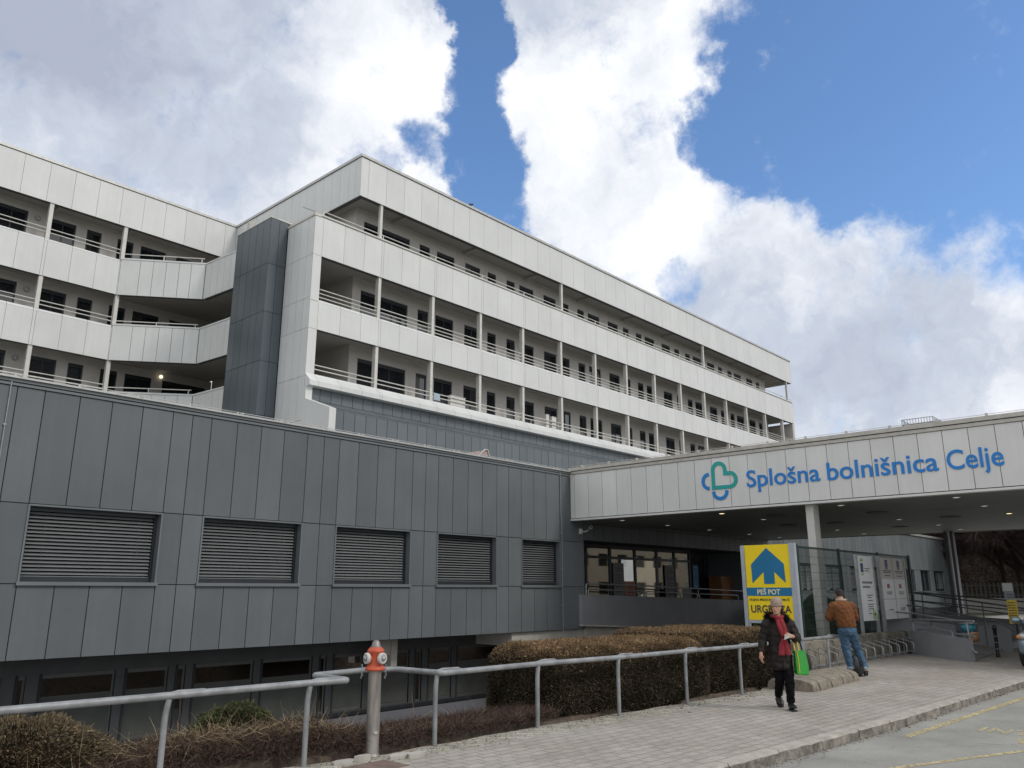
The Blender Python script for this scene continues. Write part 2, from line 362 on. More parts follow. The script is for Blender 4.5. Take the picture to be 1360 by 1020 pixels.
# paving material: interlocking blocks
PAVE = mat('paving_blocks', (.355,.33,.298), .93, 0, .09, 5.3, detail=9)
def paving(m, ang, s=(1,1)):
    t = m.node_tree; b = t.nodes['Principled BSDF']; src = b.inputs['Base Color'].links[0].from_socket
    tcn = t.nodes.new('ShaderNodeTexCoord'); mp = t.nodes.new('ShaderNodeMapping'); mp.inputs['Rotation'].default_value = (0,0,ang)
    t.links.new(tcn.outputs['Object'], mp.inputs[0])
    ns = t.nodes.new('ShaderNodeTexNoise'); ns.inputs['Scale'].default_value = 9; t.links.new(mp.outputs[0], ns.inputs['Vector'])
    mxv = t.nodes.new('ShaderNodeMix'); mxv.data_type = 'VECTOR'; mxv.inputs['Factor'].default_value = .022
    t.links.new(mp.outputs[0], mxv.inputs['A']); t.links.new(ns.outputs['Color'], mxv.inputs['B'])
    br = t.nodes.new('ShaderNodeTexBrick'); t.links.new(mxv.outputs['Result'], br.inputs['Vector'])
    br.inputs['Scale'].default_value = 1; br.inputs['Brick Width'].default_value = .225; br.inputs['Row Height'].default_value = .145
    br.inputs['Mortar Size'].default_value = .008; br.inputs['Mortar Smooth'].default_value = .3; br.inputs['Bias'].default_value = 0
    br.inputs['Color1'].default_value = (.90,.90,.90,1); br.inputs['Color2'].default_value = (1.07,1.06,1.04,1); br.inputs['Mortar'].default_value = (.70,.67,.60,1)
    # dirt and moss gathers towards the planted edge (a stain with its own noise shape)
    big = t.nodes.new('ShaderNodeTexNoise'); big.inputs['Scale'].default_value = .9; big.inputs['Detail'].default_value = 9; t.links.new(mp.outputs[0], big.inputs['Vector'])
    rp = t.nodes.new('ShaderNodeValToRGB'); rp.color_ramp.elements[0].position = .40; rp.color_ramp.elements[0].color = (.90,.885,.86,1); rp.color_ramp.elements[1].position = .62; rp.color_ramp.elements[1].color = (1.03,1.03,1.03,1)
    t.links.new(big.outputs['Fac'], rp.inputs[0])
    fine = t.nodes.new('ShaderNodeTexNoise'); fine.inputs['Scale'].default_value = 38; fine.inputs['Detail'].default_value = 6; t.links.new(mp.outputs[0], fine.inputs['Vector'])
    rf = t.nodes.new('ShaderNodeMapRange'); rf.inputs['To Min'].default_value = .72; rf.inputs['To Max'].default_value = 1.25; t.links.new(fine.outputs['Fac'], rf.inputs['Value'])
    last = src
    for c in (br.outputs['Color'], rp.outputs[0], rf.outputs[0]):
        m1 = t.nodes.new('ShaderNodeMix'); m1.data_type = 'RGBA'; m1.blend_type = 'MULTIPLY'; m1.inputs['Factor'].default_value = 1
        t.links.new(last, m1.inputs['A']); t.links.new(c, m1.inputs['B']); last = m1.outputs['Result']
    t.links.new(last, b.inputs['Base Color'])
    bp = t.nodes.new('ShaderNodeBump'); bp.inputs['Strength'].default_value = .8; bp.inputs['Distance'].default_value = .012; bp.invert = True
    ad = t.nodes.new('ShaderNodeMath'); ad.operation = 'MULTIPLY_ADD'; ad.inputs[1].default_value = 1; t.links.new(br.outputs['Fac'], ad.inputs[0])
    mm = t.nodes.new('ShaderNodeMath'); mm.operation = 'MULTIPLY'; mm.inputs[1].default_value = -.5; t.links.new(fine.outputs['Fac'], mm.inputs[0]); t.links.new(mm.outputs[0], ad.inputs[2])
    t.links.new(ad.outputs[0], bp.inputs['Height']); t.links.new(bp.outputs[0], b.inputs['Normal'])
paving(PAVE, R(3))
EDGEP = mat('mossy_edge_paving', (.36,.345,.295), .95, 0, .22, 6, detail=9); paving(EDGEP, R(48))
def tz(x, y):
    e = nyat(EDGE, x); s = np.clip((y-e-.55)/3.2, 0, 1); s = s*s*(3-2*s)
    bank = np.where(y > e+.05, .03-2.5*s, -.35)
    side = np.clip((x-20.2)/.8, 0, 1)
    z = bank*(1-side)+np.where(bank > -.2, 0, np.where(y > e, -.05, -.35))*side
    z = np.where((x > 21) & (y > e), -.05, z)
    z = np.where(y > 60, -.3, z)
    return z
xs = np.concatenate([np.linspace(-700,-20,12), np.arange(-18,30,.35), np.linspace(31,80,20), np.linspace(90,1500,20)])
ys = np.concatenate([np.linspace(-900,-5,14), np.arange(-4,13,.25), np.linspace(13.5,60,30), np.linspace(70,1500,20)])
GX, GY = np.meshgrid(xs, ys, indexing='ij'); GZ = tz(GX, GY)+rng.normal(0,.008,GX.shape)*((GY > nyat(EDGE, GX)) & (GY < 12))
V = np.stack([GX,GY,GZ], -1).reshape(-1,3); nx, ny = len(xs), len(ys); I = np.arange(nx*ny).reshape(nx,ny)
F = np.stack([I[:-1,:-1],I[1:,:-1],I[1:,1:],I[:-1,1:]], -1).reshape(-1,4)
c = V[F].mean(1); mi = np.where((c[:,0] > -25) & (c[:,0] < 24) & (c[:,1] < 22) & (c[:,1] > 5), np.where(c[:,2] < -2.3, 1, 0), 2)
struct(fastmesh('ground', V, F, [EARTH, COURT, GRASSG], mi))
# sidewalk (with a wavy mossy edge band), kerb, road
def strip(name, m, lo, hi, z, x0, x1, dx=.5):
    X = np.arange(x0, x1+dx/2, dx); V = []; 
    for x in X: V += [(x, lo(x), z), (x, hi(x), z)]
    n = len(X); F = [(2*i, 2*i+2, 2*i+3, 2*i+1) for i in range(n-1)]
    return struct(fastmesh(name, V, F, m))
strip('pavement', PAVE, lambda x: yat(KERB,x)+.14, lambda x: yat(EDGE,x)-.42+.05*math.sin(x*5.3)+.04*math.sin(x*11), 0, -12, 36)
strip('pavement_edge', EDGEP, lambda x: yat(EDGE,x)-.6, lambda x: yat(EDGE,x)+.04+.03*math.sin(x*7), -.004, -12, 36)
strip('road', ASPH, lambda x: -14, lambda x: yat(KERB,x)+.02, -.125, -60, 21, 1.)
strip('forecourt', ASPH, lambda x: -14 if x > 20.9 else -13.9, lambda x: yat(KERB,x)+.16, -.006, 20.99, 37, 1.)
strip('street', ASPH, lambda x: -14, lambda x: 14, -.012, 37, 140, 2.)
KERBM = mat('kerb_stone', (.37,.345,.30), .9, 0, .16, 5, bump=.4, bscale=40, island=.05, detail=10); KERBF = mat('kerb_face_grime', (.22,.20,.17), .95, 0, .4, 7, bump=.7, bscale=30, detail=10)
mb = MB(); x = -12.0
while x < 20.5:
    l = 1.0 if x < 30 else 1; a, b = x+.006, x+l-.006
    nseg = 8; j = random.uniform(-.004,.004); top = []; 
    for i in range(nseg+1):
        xx = a+(b-a)*i/nseg; y = yat(KERB, xx)+j; ch = .016+random.uniform(-.004,.004)
        lo = random.uniform(-.002,.003)
        top.append([Vector((xx, y-.012+lo, -.2)), Vector((xx, y-.004+lo, -ch-.01+random.uniform(-.004,.004))), Vector((xx, y+ch, .0)), Vector((xx, y+.145, .003)), Vector((xx, y+.15, -.2))])
    mb.ring_loft([t_[:2]+[t_[1]+Vector((0,.03,0)), t_[0]+Vector((0,.03,0))] for t_ in top], 1, True, False); mb.ring_loft([[t_[0]+Vector((0,.031,0)), t_[1]+Vector((0,.006,.0)), t_[2], t_[3], t_[4]] for t_ in top], 0, True, False); x += l
struct(mb.build('kerb', [KERBM, KERBF]))
mb = MB(); mb.prism([(20.7,-14,-.13),(21.02,-14,-.002),(21.3,-14,-.002),(21.3,-14,-.3),(20.7,-14,-.3)], (0,17.78,0)); struct(mb.build('ramped_kerb', KERBM))
mb = MB(); mb.box(20.49, 21.3, 3.70, 3.9, -.3, -.001); struct(mb.build('kerb_end', KERBM))
# worn yellow paint on the road
def paint_mat(name, col, amt=.45):
    m = mat(name, col, .8, 0, .15, 6); t = m.node_tree; b = t.nodes['Principled BSDF']; o = t.nodes['Material Output']
    n = t.nodes.new('ShaderNodeTexNoise'); n.inputs['Scale'].default_value = 22; n.inputs['Detail'].default_value = 9; n.inputs['Roughness'].default_value = .75
    tcn = t.nodes.new('ShaderNodeTexCoord'); t.links.new(tcn.outputs['Object'], n.inputs[0])
    mr = t.nodes.new('ShaderNodeMapRange'); mr.inputs['From Min'].default_value = amt-.06; mr.inputs['From Max'].default_value = amt+.06; t.links.new(n.outputs['Fac'], mr.inputs['Value'])
    tr = t.nodes.new('ShaderNodeBsdfTransparent'); mi = t.nodes.new('ShaderNodeMixShader')
    t.links.new(mr.outputs[0], mi.inputs[0]); t.links.new(tr.outputs[0], mi.inputs[1]); t.links.new(b.outputs[0], mi.inputs[2]); t.links.new(mi.outputs[0], o.inputs[0]); return m
YPAINT = paint_mat('worn_yellow_paint', (.50,.42,.23), .465)
mb = MB()
def yline(p, q, wd):
    p, q = Vector((*p,-.121)), Vector((*q,-.121)); n = (q-p).cross(Vector((0,0,1))).normalized()*wd/2; mb.poly([p-n,q-n,q+n,p+n])
yline((11.6,3.71),(20.9,3.2),.11); yline((9.3,3.31),(20.9,-1.45),.085)
V, Fs = text_geo('INTERVENCIJA', 1.1, 0, .02)
mb.add([(12.72+v[1]*.62+.0*v[0], 3.17-v[0]*.36-v[1]*.0, -.121) for v in V], Fs)
V, Fs = text_geo('VOZILA', 1.1, 0, .02)
mb.add([(12.02+v[1]*.62, 2.62-v[0]*.36, -.121) for v in V], Fs)
struct(mb.build('road_markings', YPAINT))
# manhole in the road and the small pale stones, reddish block by the hydrant
mb = MB(); mb.lathe([(.001,-.119),(.27,-.119),(.29,-.12)], (9.9,2.05,0), 28)
mb2 = mb.build('manhole_cover', mat('cast_iron', (.10,.105,.11), .6, .6, .2, 20, bump=.5, bscale=60)); tag(mb2, 'dark round manhole cover in the road at the bottom right corner', 'manhole cover')
# ================================================================== WARD BUILDING
XD = (1,0,0); ZU = Vector((0,0,1))
ward = thing('ward_building', 'tall white ward block with long open balcony galleries behind the grey block', 'hospital building', (19.25,30,5.8))
XE, XR, YU, YL, XEND = 19.25, 21.72, 30.0, 42.25, 72.6
LV = [(16.85,18.85), (13.25,14.72)]
def frange(a, b, st):
    r = []; 
    while a < b-.05: r.append(a); a += st
    return r+[b]
colX = [23.15+3.6*k for k in range(14)]
def bay_joints(x0, x1, first=23.36):
    xs = [x0, x0+.47] if x0 < 22 else [x0]; k0 = first-3.6
    a = k0
    while a < x1:
        for d in (0, 1.2, 2.4, 3.46):
            q = a+d
            if q > xs[-1]+.08 and q < x1-.08: xs.append(q)
        a += 3.6
    return xs+[x1]
# --- cladding: right wing parapets, roof fascia
def parapet(name, x0, x1, z0, z1, Y, xs, cham=.14):
    mb = MB(); panels(mb, (0,Y,0), XD, xs, [z0, z1-cham], .014, .03)
    for a, b in zip(xs, xs[1:]):
        a += .011; b -= .011; mb.prism([(a,Y+.002,z1-cham+.004),(a,Y+cham*.7,z1),(a,Y+.30,z1),(a,Y+.30,z1-cham+.004)], (b-a,0,0))
    mb.box(x0+.01, x1-.01, Y+.035, Y+.28, z0+.02, z1-cham-.01, 1)
    return mb.build(name, [WHITE, JOINTW], ward)
for z0, z1 in LV: parapet('parapet', XE, XEND-.15, z0, z1, YU, bay_joints(XE, XEND-.15), .05 if z0 > 15 else .14)
def fascia():
    mb = MB(); xs = [XR, XR+.47]+[v for v in frange(23.35, XEND, 1.2)]
    panels(mb, (0,YU,0), XD, xs, [20.78, 22.92], .014, .03)
    ys = frange(-YL, -YU-.5, .75); ys[-1] = -YU-.5; panels(mb, (XR,0,0), (0,-1,0), ys+[-YU-.001], [20.78, 22.92], .014, .03)
    panels(mb, (0,YL,0), XD, [-9.0+1.2*k for k in range(26)]+[XR], [20.78, 22.92], .014, .03)
    mb.box(XR+.04, XEND-.02, YU+.04, YU+.3, 20.8, 22.9, 1); mb.box(XR+.04, XR+.3, YU+.3, YL+.3, 20.8, 22.9, 1); mb.box(-9, XR+.04, YL+.04, YL+.3, 20.8, 22.9, 1)
    mb.box(XEND-.02, XEND, YU, YU+12, 20.78, 22.92, 0)
    return mb.build('roof_fascia', [WHITE, JOINTW], ward)
fascia()
mb = MB()   # metal capping with small clips
mb.box(XR-.05, XEND+.04, YU-.06, YU+.34, 22.94, 23.08); mb.box(XR-.06, XR+.34, YU+.34, YL+.3, 22.94, 23.08); mb.box(-9, XR-.06, YL-.05, YL+.34, 22.94, 23.08)
for k in range(43): mb.box(XR+.6+1.2*k, XR+.66+1.2*k, YU-.01, YU+.05, 23.08, 23.14)
for k in range(15): mb.box(XR-.01, XR+.05, YU+.7+.8*k, YU+.76+.8*k, 23.08, 23.14)
for k in range(25): mb.box(-8.4+1.2*k, -8.34+1.2*k, YL-.01, YL+.05, 23.08, 23.14)
mb.build('roof_capping', CAP, ward)
mb = MB(); mb.box(XR+.3, XEND, YU+.3, YU+16, 22.3, 22.5); mb.box(-9, XR+.3, YL+.3, YL+14, 22.3, 22.5); mb.build('roof', ROOF, ward)
# --- soffits / slabs
def slab(z0, z1, x0, x1, yb=YU+1.5):
    mb = MB(); mb.box(x0, x1, YU+.29, yb, z0, z1)
    return mb
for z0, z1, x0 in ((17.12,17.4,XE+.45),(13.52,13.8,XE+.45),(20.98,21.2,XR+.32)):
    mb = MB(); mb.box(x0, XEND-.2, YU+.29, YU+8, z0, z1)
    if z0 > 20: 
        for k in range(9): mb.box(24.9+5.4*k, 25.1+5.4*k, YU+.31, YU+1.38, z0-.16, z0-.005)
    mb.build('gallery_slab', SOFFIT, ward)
mb = MB(); mb.box(XE+.45, XEND-.2, YU+.32, YU+8, 10.5, 10.62); mb.build('gallery_slab', CONCP, ward)
# --- bottom ledge, slightly flared
mb = MB(); xs = bay_joints(XE+.03, XEND-.15)
for a, b in zip(xs, xs[1:]):
    a += .008; b -= .008
    mb.prism([(a,YU-.06,11.02),(a,YU-.36,10.74),(a,YU-.36,10.52),(a,YU-.26,10.50),(a,YU+.02,10.5),(a,YU+.05,11.12),(a,YU+.3,11.2),(a,YU+.3,11.1),(a,YU+.06,11.02)][:5]+[(a,YU+.3,10.5),(a,YU+.3,11.18),(a,YU+.02,11.14)], (b-a,0,0))
mb.build('gallery_ledge', WHITE, ward)
# --- end wall (seen from the left) and its flared foot
mb = MB(); ysj = [-32.28,-31.73,-31.13,-30.53,-30.03]
zs_ = [5.9,7.4,8.95,10.98,13.25,14.72,16.85,18.8]
for a, b in zip(ysj, ysj[1:]):
    panels(mb, (XE,0,0), (0,-1,0), [a, b], zs_, .016, .03)
# corner pier on the front
panels(mb, (0,YU,0), XD, [XE+.002, XE+.47], [11.05,13.25], .016, .03); panels(mb, (0,YU,0), XD, [XE+.002, XE+.47], [14.60,16.85], .016, .03)
mb.box(XE+.035, XE+.46, YU+.035, YU+5.4, 5.8, 18.78, 1)
mb.box(XE+.45, XE+.47, YU+.01, YU+6, 11.1, 16.85, 0)
mb.build('end_wall', [WHITE, JOINTW], ward)
mb = MB()
prof = [(YU+.05,5.8),(YU+.05,10.5),(YU-.14,10.5),(YU-.14,9.92),(YU-2.03,9.22),(YU-2.03,5.8)]
mb.prism([(XE-.003,y,z) for y, z in prof], (.34,0,0))
mb.build('end_wall_foot', WHITE, ward)
mb = MB(); mb.box(XE-.04, XE+.32, YU-.03, YU+2.4, 18.80, 18.92); mb.box(XE+.32, XEND-.2, YU-.04, YU+.3, 18.855, 18.93); mb.build('parapet_coping', WHITE2, ward)
# --- sloping dark cladding below the ledge
mb = MB(); xs = [XE+.35]+frange(20.1, XEND, .6)
for a, b in zip(xs, xs[1:]):
    a += .012; b -= .012
    mb.prism([(a,YU-.0,9.93),(b,YU-.0,9.93),(b,YU-.0,10.5),(a,YU-.0,10.5)], (0,.03,0))
    for (y0,z0),(y1,z1) in (((YU-.005,9.915),(YU-.62,9.62)),((YU-.64,9.60),(YU-1.2,9.42)),((YU-1.22,9.40),(YU-1.86,9.19))):
        mb.prism([(a,y1,z1),(b,y1,z1),(b,y0,z0),(a,y0,z0)], (0,.02,-.03))
    mb.prism([(a,YU-1.88,5.8),(b,YU-1.88,5.8),(b,YU-1.88,9.17),(a,YU-1.88,9.17)], (0,.03,0))
mb.prism([(XE+.36,y,z) for y, z in [(YU+.3,5.8),(YU+.3,10.5),(YU+.04,10.5),(YU+.04,9.86),(YU-1.83,9.08),(YU-1.83,5.8)]], (XEND-XE-.6,0,0), 1)
mb.build('sloped_cladding', [mat('slate_cladding', (.125,.145,.158), .42, 0, .06, .6, island=.08), JOINT], ward)
# --- dark stair tower
mb = MB(); panels(mb, (18.3,0,0), (0,-1,0), [-35.45,-34.85,-34.2,-33.55,-32.95,-32.33], [5.8,7.2,9.3,11.6,13.9,15.2+1.0,18.0,19.1][0:1]+[7.25,9.4,11.95,14.35,16.75,19.1], .02, .03)
panels(mb, (0,32.32,0), XD, [18.305,18.78,19.24], [5.8,7.25,9.4,11.95,14.35,16.75,19.1], .02, .03)
mb.box(18.335, 19.3, 32.355, 35.42, 5.8, 19.07, 1); mb.box(18.3, 19.3, 35.42, 35.45, 5.8, 19.1, 0)
mb.build('stair_tower', [TOWER, JOINT], ward)
mb = MB(); mb.box(18.28, 19.45, 32.30, 35.47, 19.103, 19.135); mb.box(18.75,19.5,32.42,32.6,19.14,19.23); mb.build('tower_capping', [WHITE2], ward)
# --- room wall with windows
WR = [(23.12,26.24),(26.95,27.72),(28.24,29.62)]
for k in range(6):
    b = 7.12*k
    WR += [(30.49+b,31.74+b),(32.39+b,33.12+b),(34.07+b,34.82+b),(35.25+b,36.6+b)]
WR = [q for q in WR if q[1] < 69.3]
YW = 31.45
rows = [(17.4,20.98,18.0,20.34),(13.8,17.12,14.15,16.52),(10.6,13.52,11.0,12.92)]
mb = MB()
for z0, z1, a, b in rows:
    wall_holes(mb, (0,YW,0), XD, 22.6, 69.6, z0, z1, [(p,q,a,b) for p,q in WR], .12)
    mb.poly([(22.6,YW,z0),(22.6,YW+6,z0),(22.6,YW+6,z1),(22.6,YW,z1)])
mb.box(XE+.47, 22.7, YW+5.6, YW+5.8, 10.6, 20.98)
mb.box(69.6, 69.9, YW-.0, YW+8, 10.6, 20.98); mb.box(69.9, XEND-.6, YU+6, YU+6.2, 10.5, 17.11); mb.box(XEND-.6, XEND-.18, YU+.02, YU+8, 10.5, 16.84)
mb.build('room_wall', RENDER, ward)
def window(parent, a, b, z0, z1, y, drop, slats=True, xdir=True):
    f = MB(); fr = .06
    f.box(a, b, y, y+.06, z0, z0+fr); f.box(a, b, y, y+.06, z1-.16, z1); f.box(a, a+fr, y+.002, y+.058, z0+fr, z1-.16); f.box(b-fr, b, y+.002, y+.058, z0+fr, z1-.16)
    n = 3 if b-a > 2 else (2 if b-a > 1 else 1)
    for k in range(1, n): xx = a+(b-a)*k/n; f.box(xx-.03, xx+.03, y+.004, y+.056, z0+fr, z1-.16)
    f.box(a+fr, b-fr, y+.03, y+.04, z0+fr, z1-.16, 1)
    o = f.build('window', [FRAME, GLASS], parent)
    if drop < .9 and random.random() < .55:
        c_ = MB(); q_ = a+fr+(b-a)*random.choice((0,.45)); c_.box(q_, min(q_+(b-a)*.38, b-fr), y+.024, y+.029, z0+fr, z1-.17); c_.build('curtain', mat('grey_curtain', (.13,.13,.125), .9, 0, .2, 6), o)
    if drop > 0:
        m2 = MB(); zt = z1-.17; zb = zt-(z1-z0-.24)*drop; k = 0; z = zt
        while z > zb+.04: m2.prism([(a+fr+.005,y+.012,z-.01),(b-fr-.005,y+.012,z-.01),(b-fr-.005,y-.004,z-.055),(a+fr+.005,y-.004,z-.055)], (0,.006,.003)); z -= .065
        m2.build('blind', BLINDD, o)
    return o
i = 0
for r, (z0, z1, a, b) in enumerate(rows):
    for p, q in WR:
        random.seed(100+i); window(ward, p+.01, q-.01, a+.01, b-.01, YW+.05, random.choice([1,1,1,.55,.3,0]) if (r != 1 or p > 25) else .3); i += 1
random.seed(3)
# --- columns
for k, x in enumerate(colX):
    for z0, z1 in ((14.5,16.9),(10.9,13.3)):
        mb = MB(); mb.box(x, x+.17, YU+.06, YU+.30, z0, z1); mb.box(x-.012, x+.182, YU+.05, YU+.31, z0+1.05, z0+1.075); mb.build('column', WHITE2, ward)
for x in (23.08, 37.72, 55.8, 71.55):
    mb = MB(); mb.box(x, x+.15, YU+.06, YU+.22, 18.8, 20.98); mb.build('column', WHITE2, ward)
# --- rails
def rails(pts, zs, posts=(), zb=0, r=.028, parent=None, name='balcony_rail'):
    mb = MB()
    for z in zs: mb.tube([(p[0],p[1],z) for p in pts], r, 6)
    for p in posts: mb.box(p[0]-.022, p[0]+.022, p[1]-.022, p[1]+.022, zb, zs[0])
    return mb.build(name, WHITE2, parent or ward)
xx0 = XE+.47
rails([(xx0,YU+.12),(XEND-.6,YU+.12)], (15.26,15.06,14.87)); rails([(xx0,YU+.12),(XEND-.6,YU+.12)], (11.6,11.4))
rails([(XE+.5,YU+.1),(XEND-.4,YU+.1)], (19.18,), [(x,YU+.1) for x in frange(XE+.5, XEND-.4, 3.6)], 18.9)
mb = MB(); mb.tube([(XE-.05,YU-.02,18.95),(XE-.35,YU+.55,19.25)], .02, 6); mb.build('lightning_rod', GALV, ward)
# things left out on the lowest gallery
for nm, lab, ct_, x, wd, z0, z1, mm in (('white_box','white slatted bench back on the lowest gallery of the ward block near its third column','bench',28.3,1.1,11.2,11.72,WHITE2),('white_box','narrow white box, the left one of the pair on the lowest gallery rail','box',36.2,.28,11.2,11.95,WHITE2),('white_box','wider white box, the right one of the pair on the lowest gallery rail','box',36.75,.42,11.2,11.9,WHITE2),('towel','pale blue towel hung over the lowest gallery rail','towel',27.05,.42,11.25,11.62,mat('pale_blue_cloth', (.38,.45,.52), .9))):
    mb = MB(); y = YU+.16 if nm != 'towel' else YU+.075; mb.box(x, x+wd, y, y+(.02 if nm == 'towel' else .2), z0, z1)
    if nm != 'towel': mb.box(x-.02, x+wd+.02, y-.015, y+.215, z1, z1+.025)
    tag(mb.build(nm, mm), lab, ct_)
# --- left wing
lp = MB(); P0, P1, P2 = (15.35,YL), (18.76,39.55), (19.0,36.6)
lxs = [-9+1.233*k for k in range(20)]; lxs = [x for x in lxs if x < 15.3]+[15.35]
colL = [15.33-3.7*k for k in range(6)]
def left_parapet(z0, z1, cham=.05):
    mb = MB(); xs = sorted({round(v, 3) for v in [-9.,15.35]+[c-.02 for c in colL]+[c+.12 for c in colL[1:]]+[c+1.3 for c in colL]+[c+2.5 for c in colL] if -9 <= v <= 15.35})
    panels(mb, (0,YL,0), XD, xs, [z0, z1-cham], .014, .03)
    for a, b in zip(xs, xs[1:]):
        if b-a > .1: mb.prism([(a+.011,YL+.002,z1-cham+.004),(a+.011,YL+cham*.7,z1),(a+.011,YL+.3,z1),(a+.011,YL+.3,z1-cham+.004)], (b-a-.022,0,0))
    mb.box(-9, 15.3, YL+.035, YL+.28, z0+.02, z1-cham-.01, 1)
    a, b = Vector((*P0,0)), Vector((*P1,0)); d = (b-a).normalized(); ln = (b-a).length
    panels(mb, a, d, [0,1.0,1.66,2.32,2.98,3.6,ln-.02], [z0, z1], .02, .03); nrm = d.cross(ZU)
    mb.prism([a-nrm*.04+ZU*z0, b-nrm*.04+ZU*z0, b-nrm*.04+ZU*(z1-.01), a-nrm*.04+ZU*(z1-.01)], -nrm*.2, 1)
    mb.prism([a+nrm*.02+ZU*(z1+.004), b+nrm*.02+ZU*(z1+.004), b-nrm*.3+ZU*(z1+.004), a-nrm*.3+ZU*(z1+.004)], (0,0,.09), 0)
    a2, b2 = b, Vector((*P2,0)); d = (b2-a2).normalized(); ln = (b2-a2).length
    panels(mb, a2, d, [0,.6,1.2,1.8,2.4,ln], [z0, z1], .018, .03); nrm = d.cross(ZU)
    mb.prism([a2-nrm*.04+ZU*z0, b2-nrm*.04+ZU*z0, b2-nrm*.04+ZU*(z1-.01), a2-nrm*.04+ZU*(z1-.01)], -nrm*.2, 1)
    mb.prism([a2+nrm*.02+ZU*(z1+.005), b2+nrm*.02+ZU*(z1+.005), b2-nrm*.3+ZU*(z1+.005), a2-nrm*.3+ZU*(z1+.005)], (0,0,.088), 0)
    return mb.build('parapet', [WHITE, JOINTW], ward)
left_parapet(16.85, 18.85, .12); left_parapet(13.25, 15.15, .14); left_parapet(9.6, 11.5, .1)
for z0, z1 in ((17.12,17.4),(13.52,13.8),(9.9,10.15)):
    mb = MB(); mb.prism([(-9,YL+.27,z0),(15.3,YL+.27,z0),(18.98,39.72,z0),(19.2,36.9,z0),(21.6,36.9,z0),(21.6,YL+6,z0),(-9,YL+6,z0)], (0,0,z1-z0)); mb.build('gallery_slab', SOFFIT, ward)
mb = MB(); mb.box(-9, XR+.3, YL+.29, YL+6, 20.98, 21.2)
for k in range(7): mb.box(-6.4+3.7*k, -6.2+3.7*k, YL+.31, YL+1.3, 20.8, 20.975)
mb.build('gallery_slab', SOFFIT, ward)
YLW = 43.6
WL = [(7.7,11.0),(12.1,13.37),(13.9,14.63),(15.53,16.4),(16.8,18.25),(18.85,21.4),(4.7,6.2),(2.9,3.7),(-.9,2.0)]
WL3 = [(8.9,11.07),(12.12,13.38),(13.93,14.68),(15.53,16.4),(16.8,18.25),(18.85,21.4),(4.7,6.2),(2.9,3.7),(-.9,2.0)]
lrows = [(17.4,20.98,18.1,20.55),(13.8,17.12,14.6,16.67),(10.15,13.52,11.2,13.08)]
mb = MB()
for z0, z1, a, b in lrows: wall_holes(mb, (0,YLW,0), XD, -9, 21.72, z0, z1, [(p,q,a,b) for p,q in WL3], .12)
mb.box(XR+.02, XR+.2, 36.9, YLW-.002, 9.9, 20.97)
mb.build('room_wall', RENDER, ward)
for r, (z0, z1, a, b) in enumerate(lrows):
    for p, q in WL3:
        random.seed(500+i); window(ward, p+.01, q-.01, a+.01, b-.01, YLW+.05, random.choice([1,1,1,.6,.3])); i += 1
for k, x in enumerate(colL):
    for z0, z1 in ((18.7,20.98),(15.0,16.9),(11.4,13.3)):
        mb = MB(); mb.box(x-.0, x+.19, YL+.05, YL+.28, z0, z1); mb.build('column', WHITE2, ward)
for z in (19.42, 15.6, 11.95): rails([(-9,YL+.12),(15.3,YL+.12)], (z, z-.21))
for z in (18.94+.3, 15.24+.2, 11.59+.25): 
    dd = [(P0[0]+.1,P0[1]+.12),(P1[0]-.02,P1[1]+.2)]; rails(dd, (z,), [((dd[0][0]+dd[1][0])/2,(dd[0][1]+dd[1][1])/2),(dd[1][0]-.1,dd[1][1]+.1)], z-.3)
mb = MB(); mb.sphere((18.69,43.46,13.23), .10, 14); mb.build('wall_lamp', mat('lamp_glow', (.9,.85,.7), .4, 0, .02, 1, emit=(1,.86,.62,1.2)), ward)
for zz in (20.3,16.4,12.8):
    for x in (11.5,8.1): mb = MB(); mb.lathe([(.02,0),(.13,.0),(.14,.05),(.02,.09)], (x,YLW-.09,zz), 12, 0, 'y'); mb.build('ceiling_lamp' if False else 'wall_light', SOFFIT, ward)

# ================================================================== LOW GREY BLOCK
YF = 17.5
low = thing('clinic_block', 'low dark grey panelled block with venetian blinds in the foreground', 'hospital building', (5,17.5,-2.5))
J = [-9.0,-7.0,-6.4,-5.8,-5.2,-4.55,-4.0,-3.4,-2.8,-2.2,-1.6,-.98,-.5,.1,.7,1.3,1.85,2.4,3.0,3.6,4.2,4.75,5.25,5.92,6.57,7.22,7.9,8.36,8.82,9.48,10.12,10.76,11.44,11.95,12.44,13.07,13.73,14.36,15.0,15.5,16.0,16.6,17.23,17.86,18.52,19.07,19.68,20.32,20.95,21.67,23.0]
WN = [(-5.2,-2.8),(-1.6,.7),(1.85,4.2),(5.25,7.9),(8.82,11.44),(12.44,15.0),(16.0,18.52),(19.68,21.67)]
WH = [(a+.02,b-.02,1.84,3.32) for a, b in WN]
JT = [j for j in J]
mb = MB()
panels(mb, (0,YF,0), XD, JT, [3.34, 5.60], .018, .03); panels(mb, (0,YF,0), XD, J, [1.82, 3.34], .018, .03, WH)
Jb = [j for j in J]; panels(mb, (0,YF,0), XD, Jb, [.42, 1.82], .018, .03)
holes = [(a,b,1.84,3.32) for a, b, _, _ in WH]
wall_holes(mb, (0,YF+.035,0), XD, -9, 22.98, .44, 5.59, holes, .30, 1, 2)
mb.box(22.96, 23.0, YF+.005, YF+3, .42, 5.5, 0)
mb.build('cladding', [GREYP, JOINT, GREYD], low)
mb = MB()
mb.box(-9, 22.24, YF-.03, YF+.3, 5.605, 5.655); mb.box(-9, 22.24, YF-.01, YF+.3, 5.658, 5.675, 1); mb.box(-9, 22.24, YF-.045, YF+.35, 5.678, 5.74); mb.build('parapet_flashing', [GREYD, JOINT], low)
mb = MB(); mb.box(-9, 22.26, YF-.09, YF+.4, 5.742, 5.785)
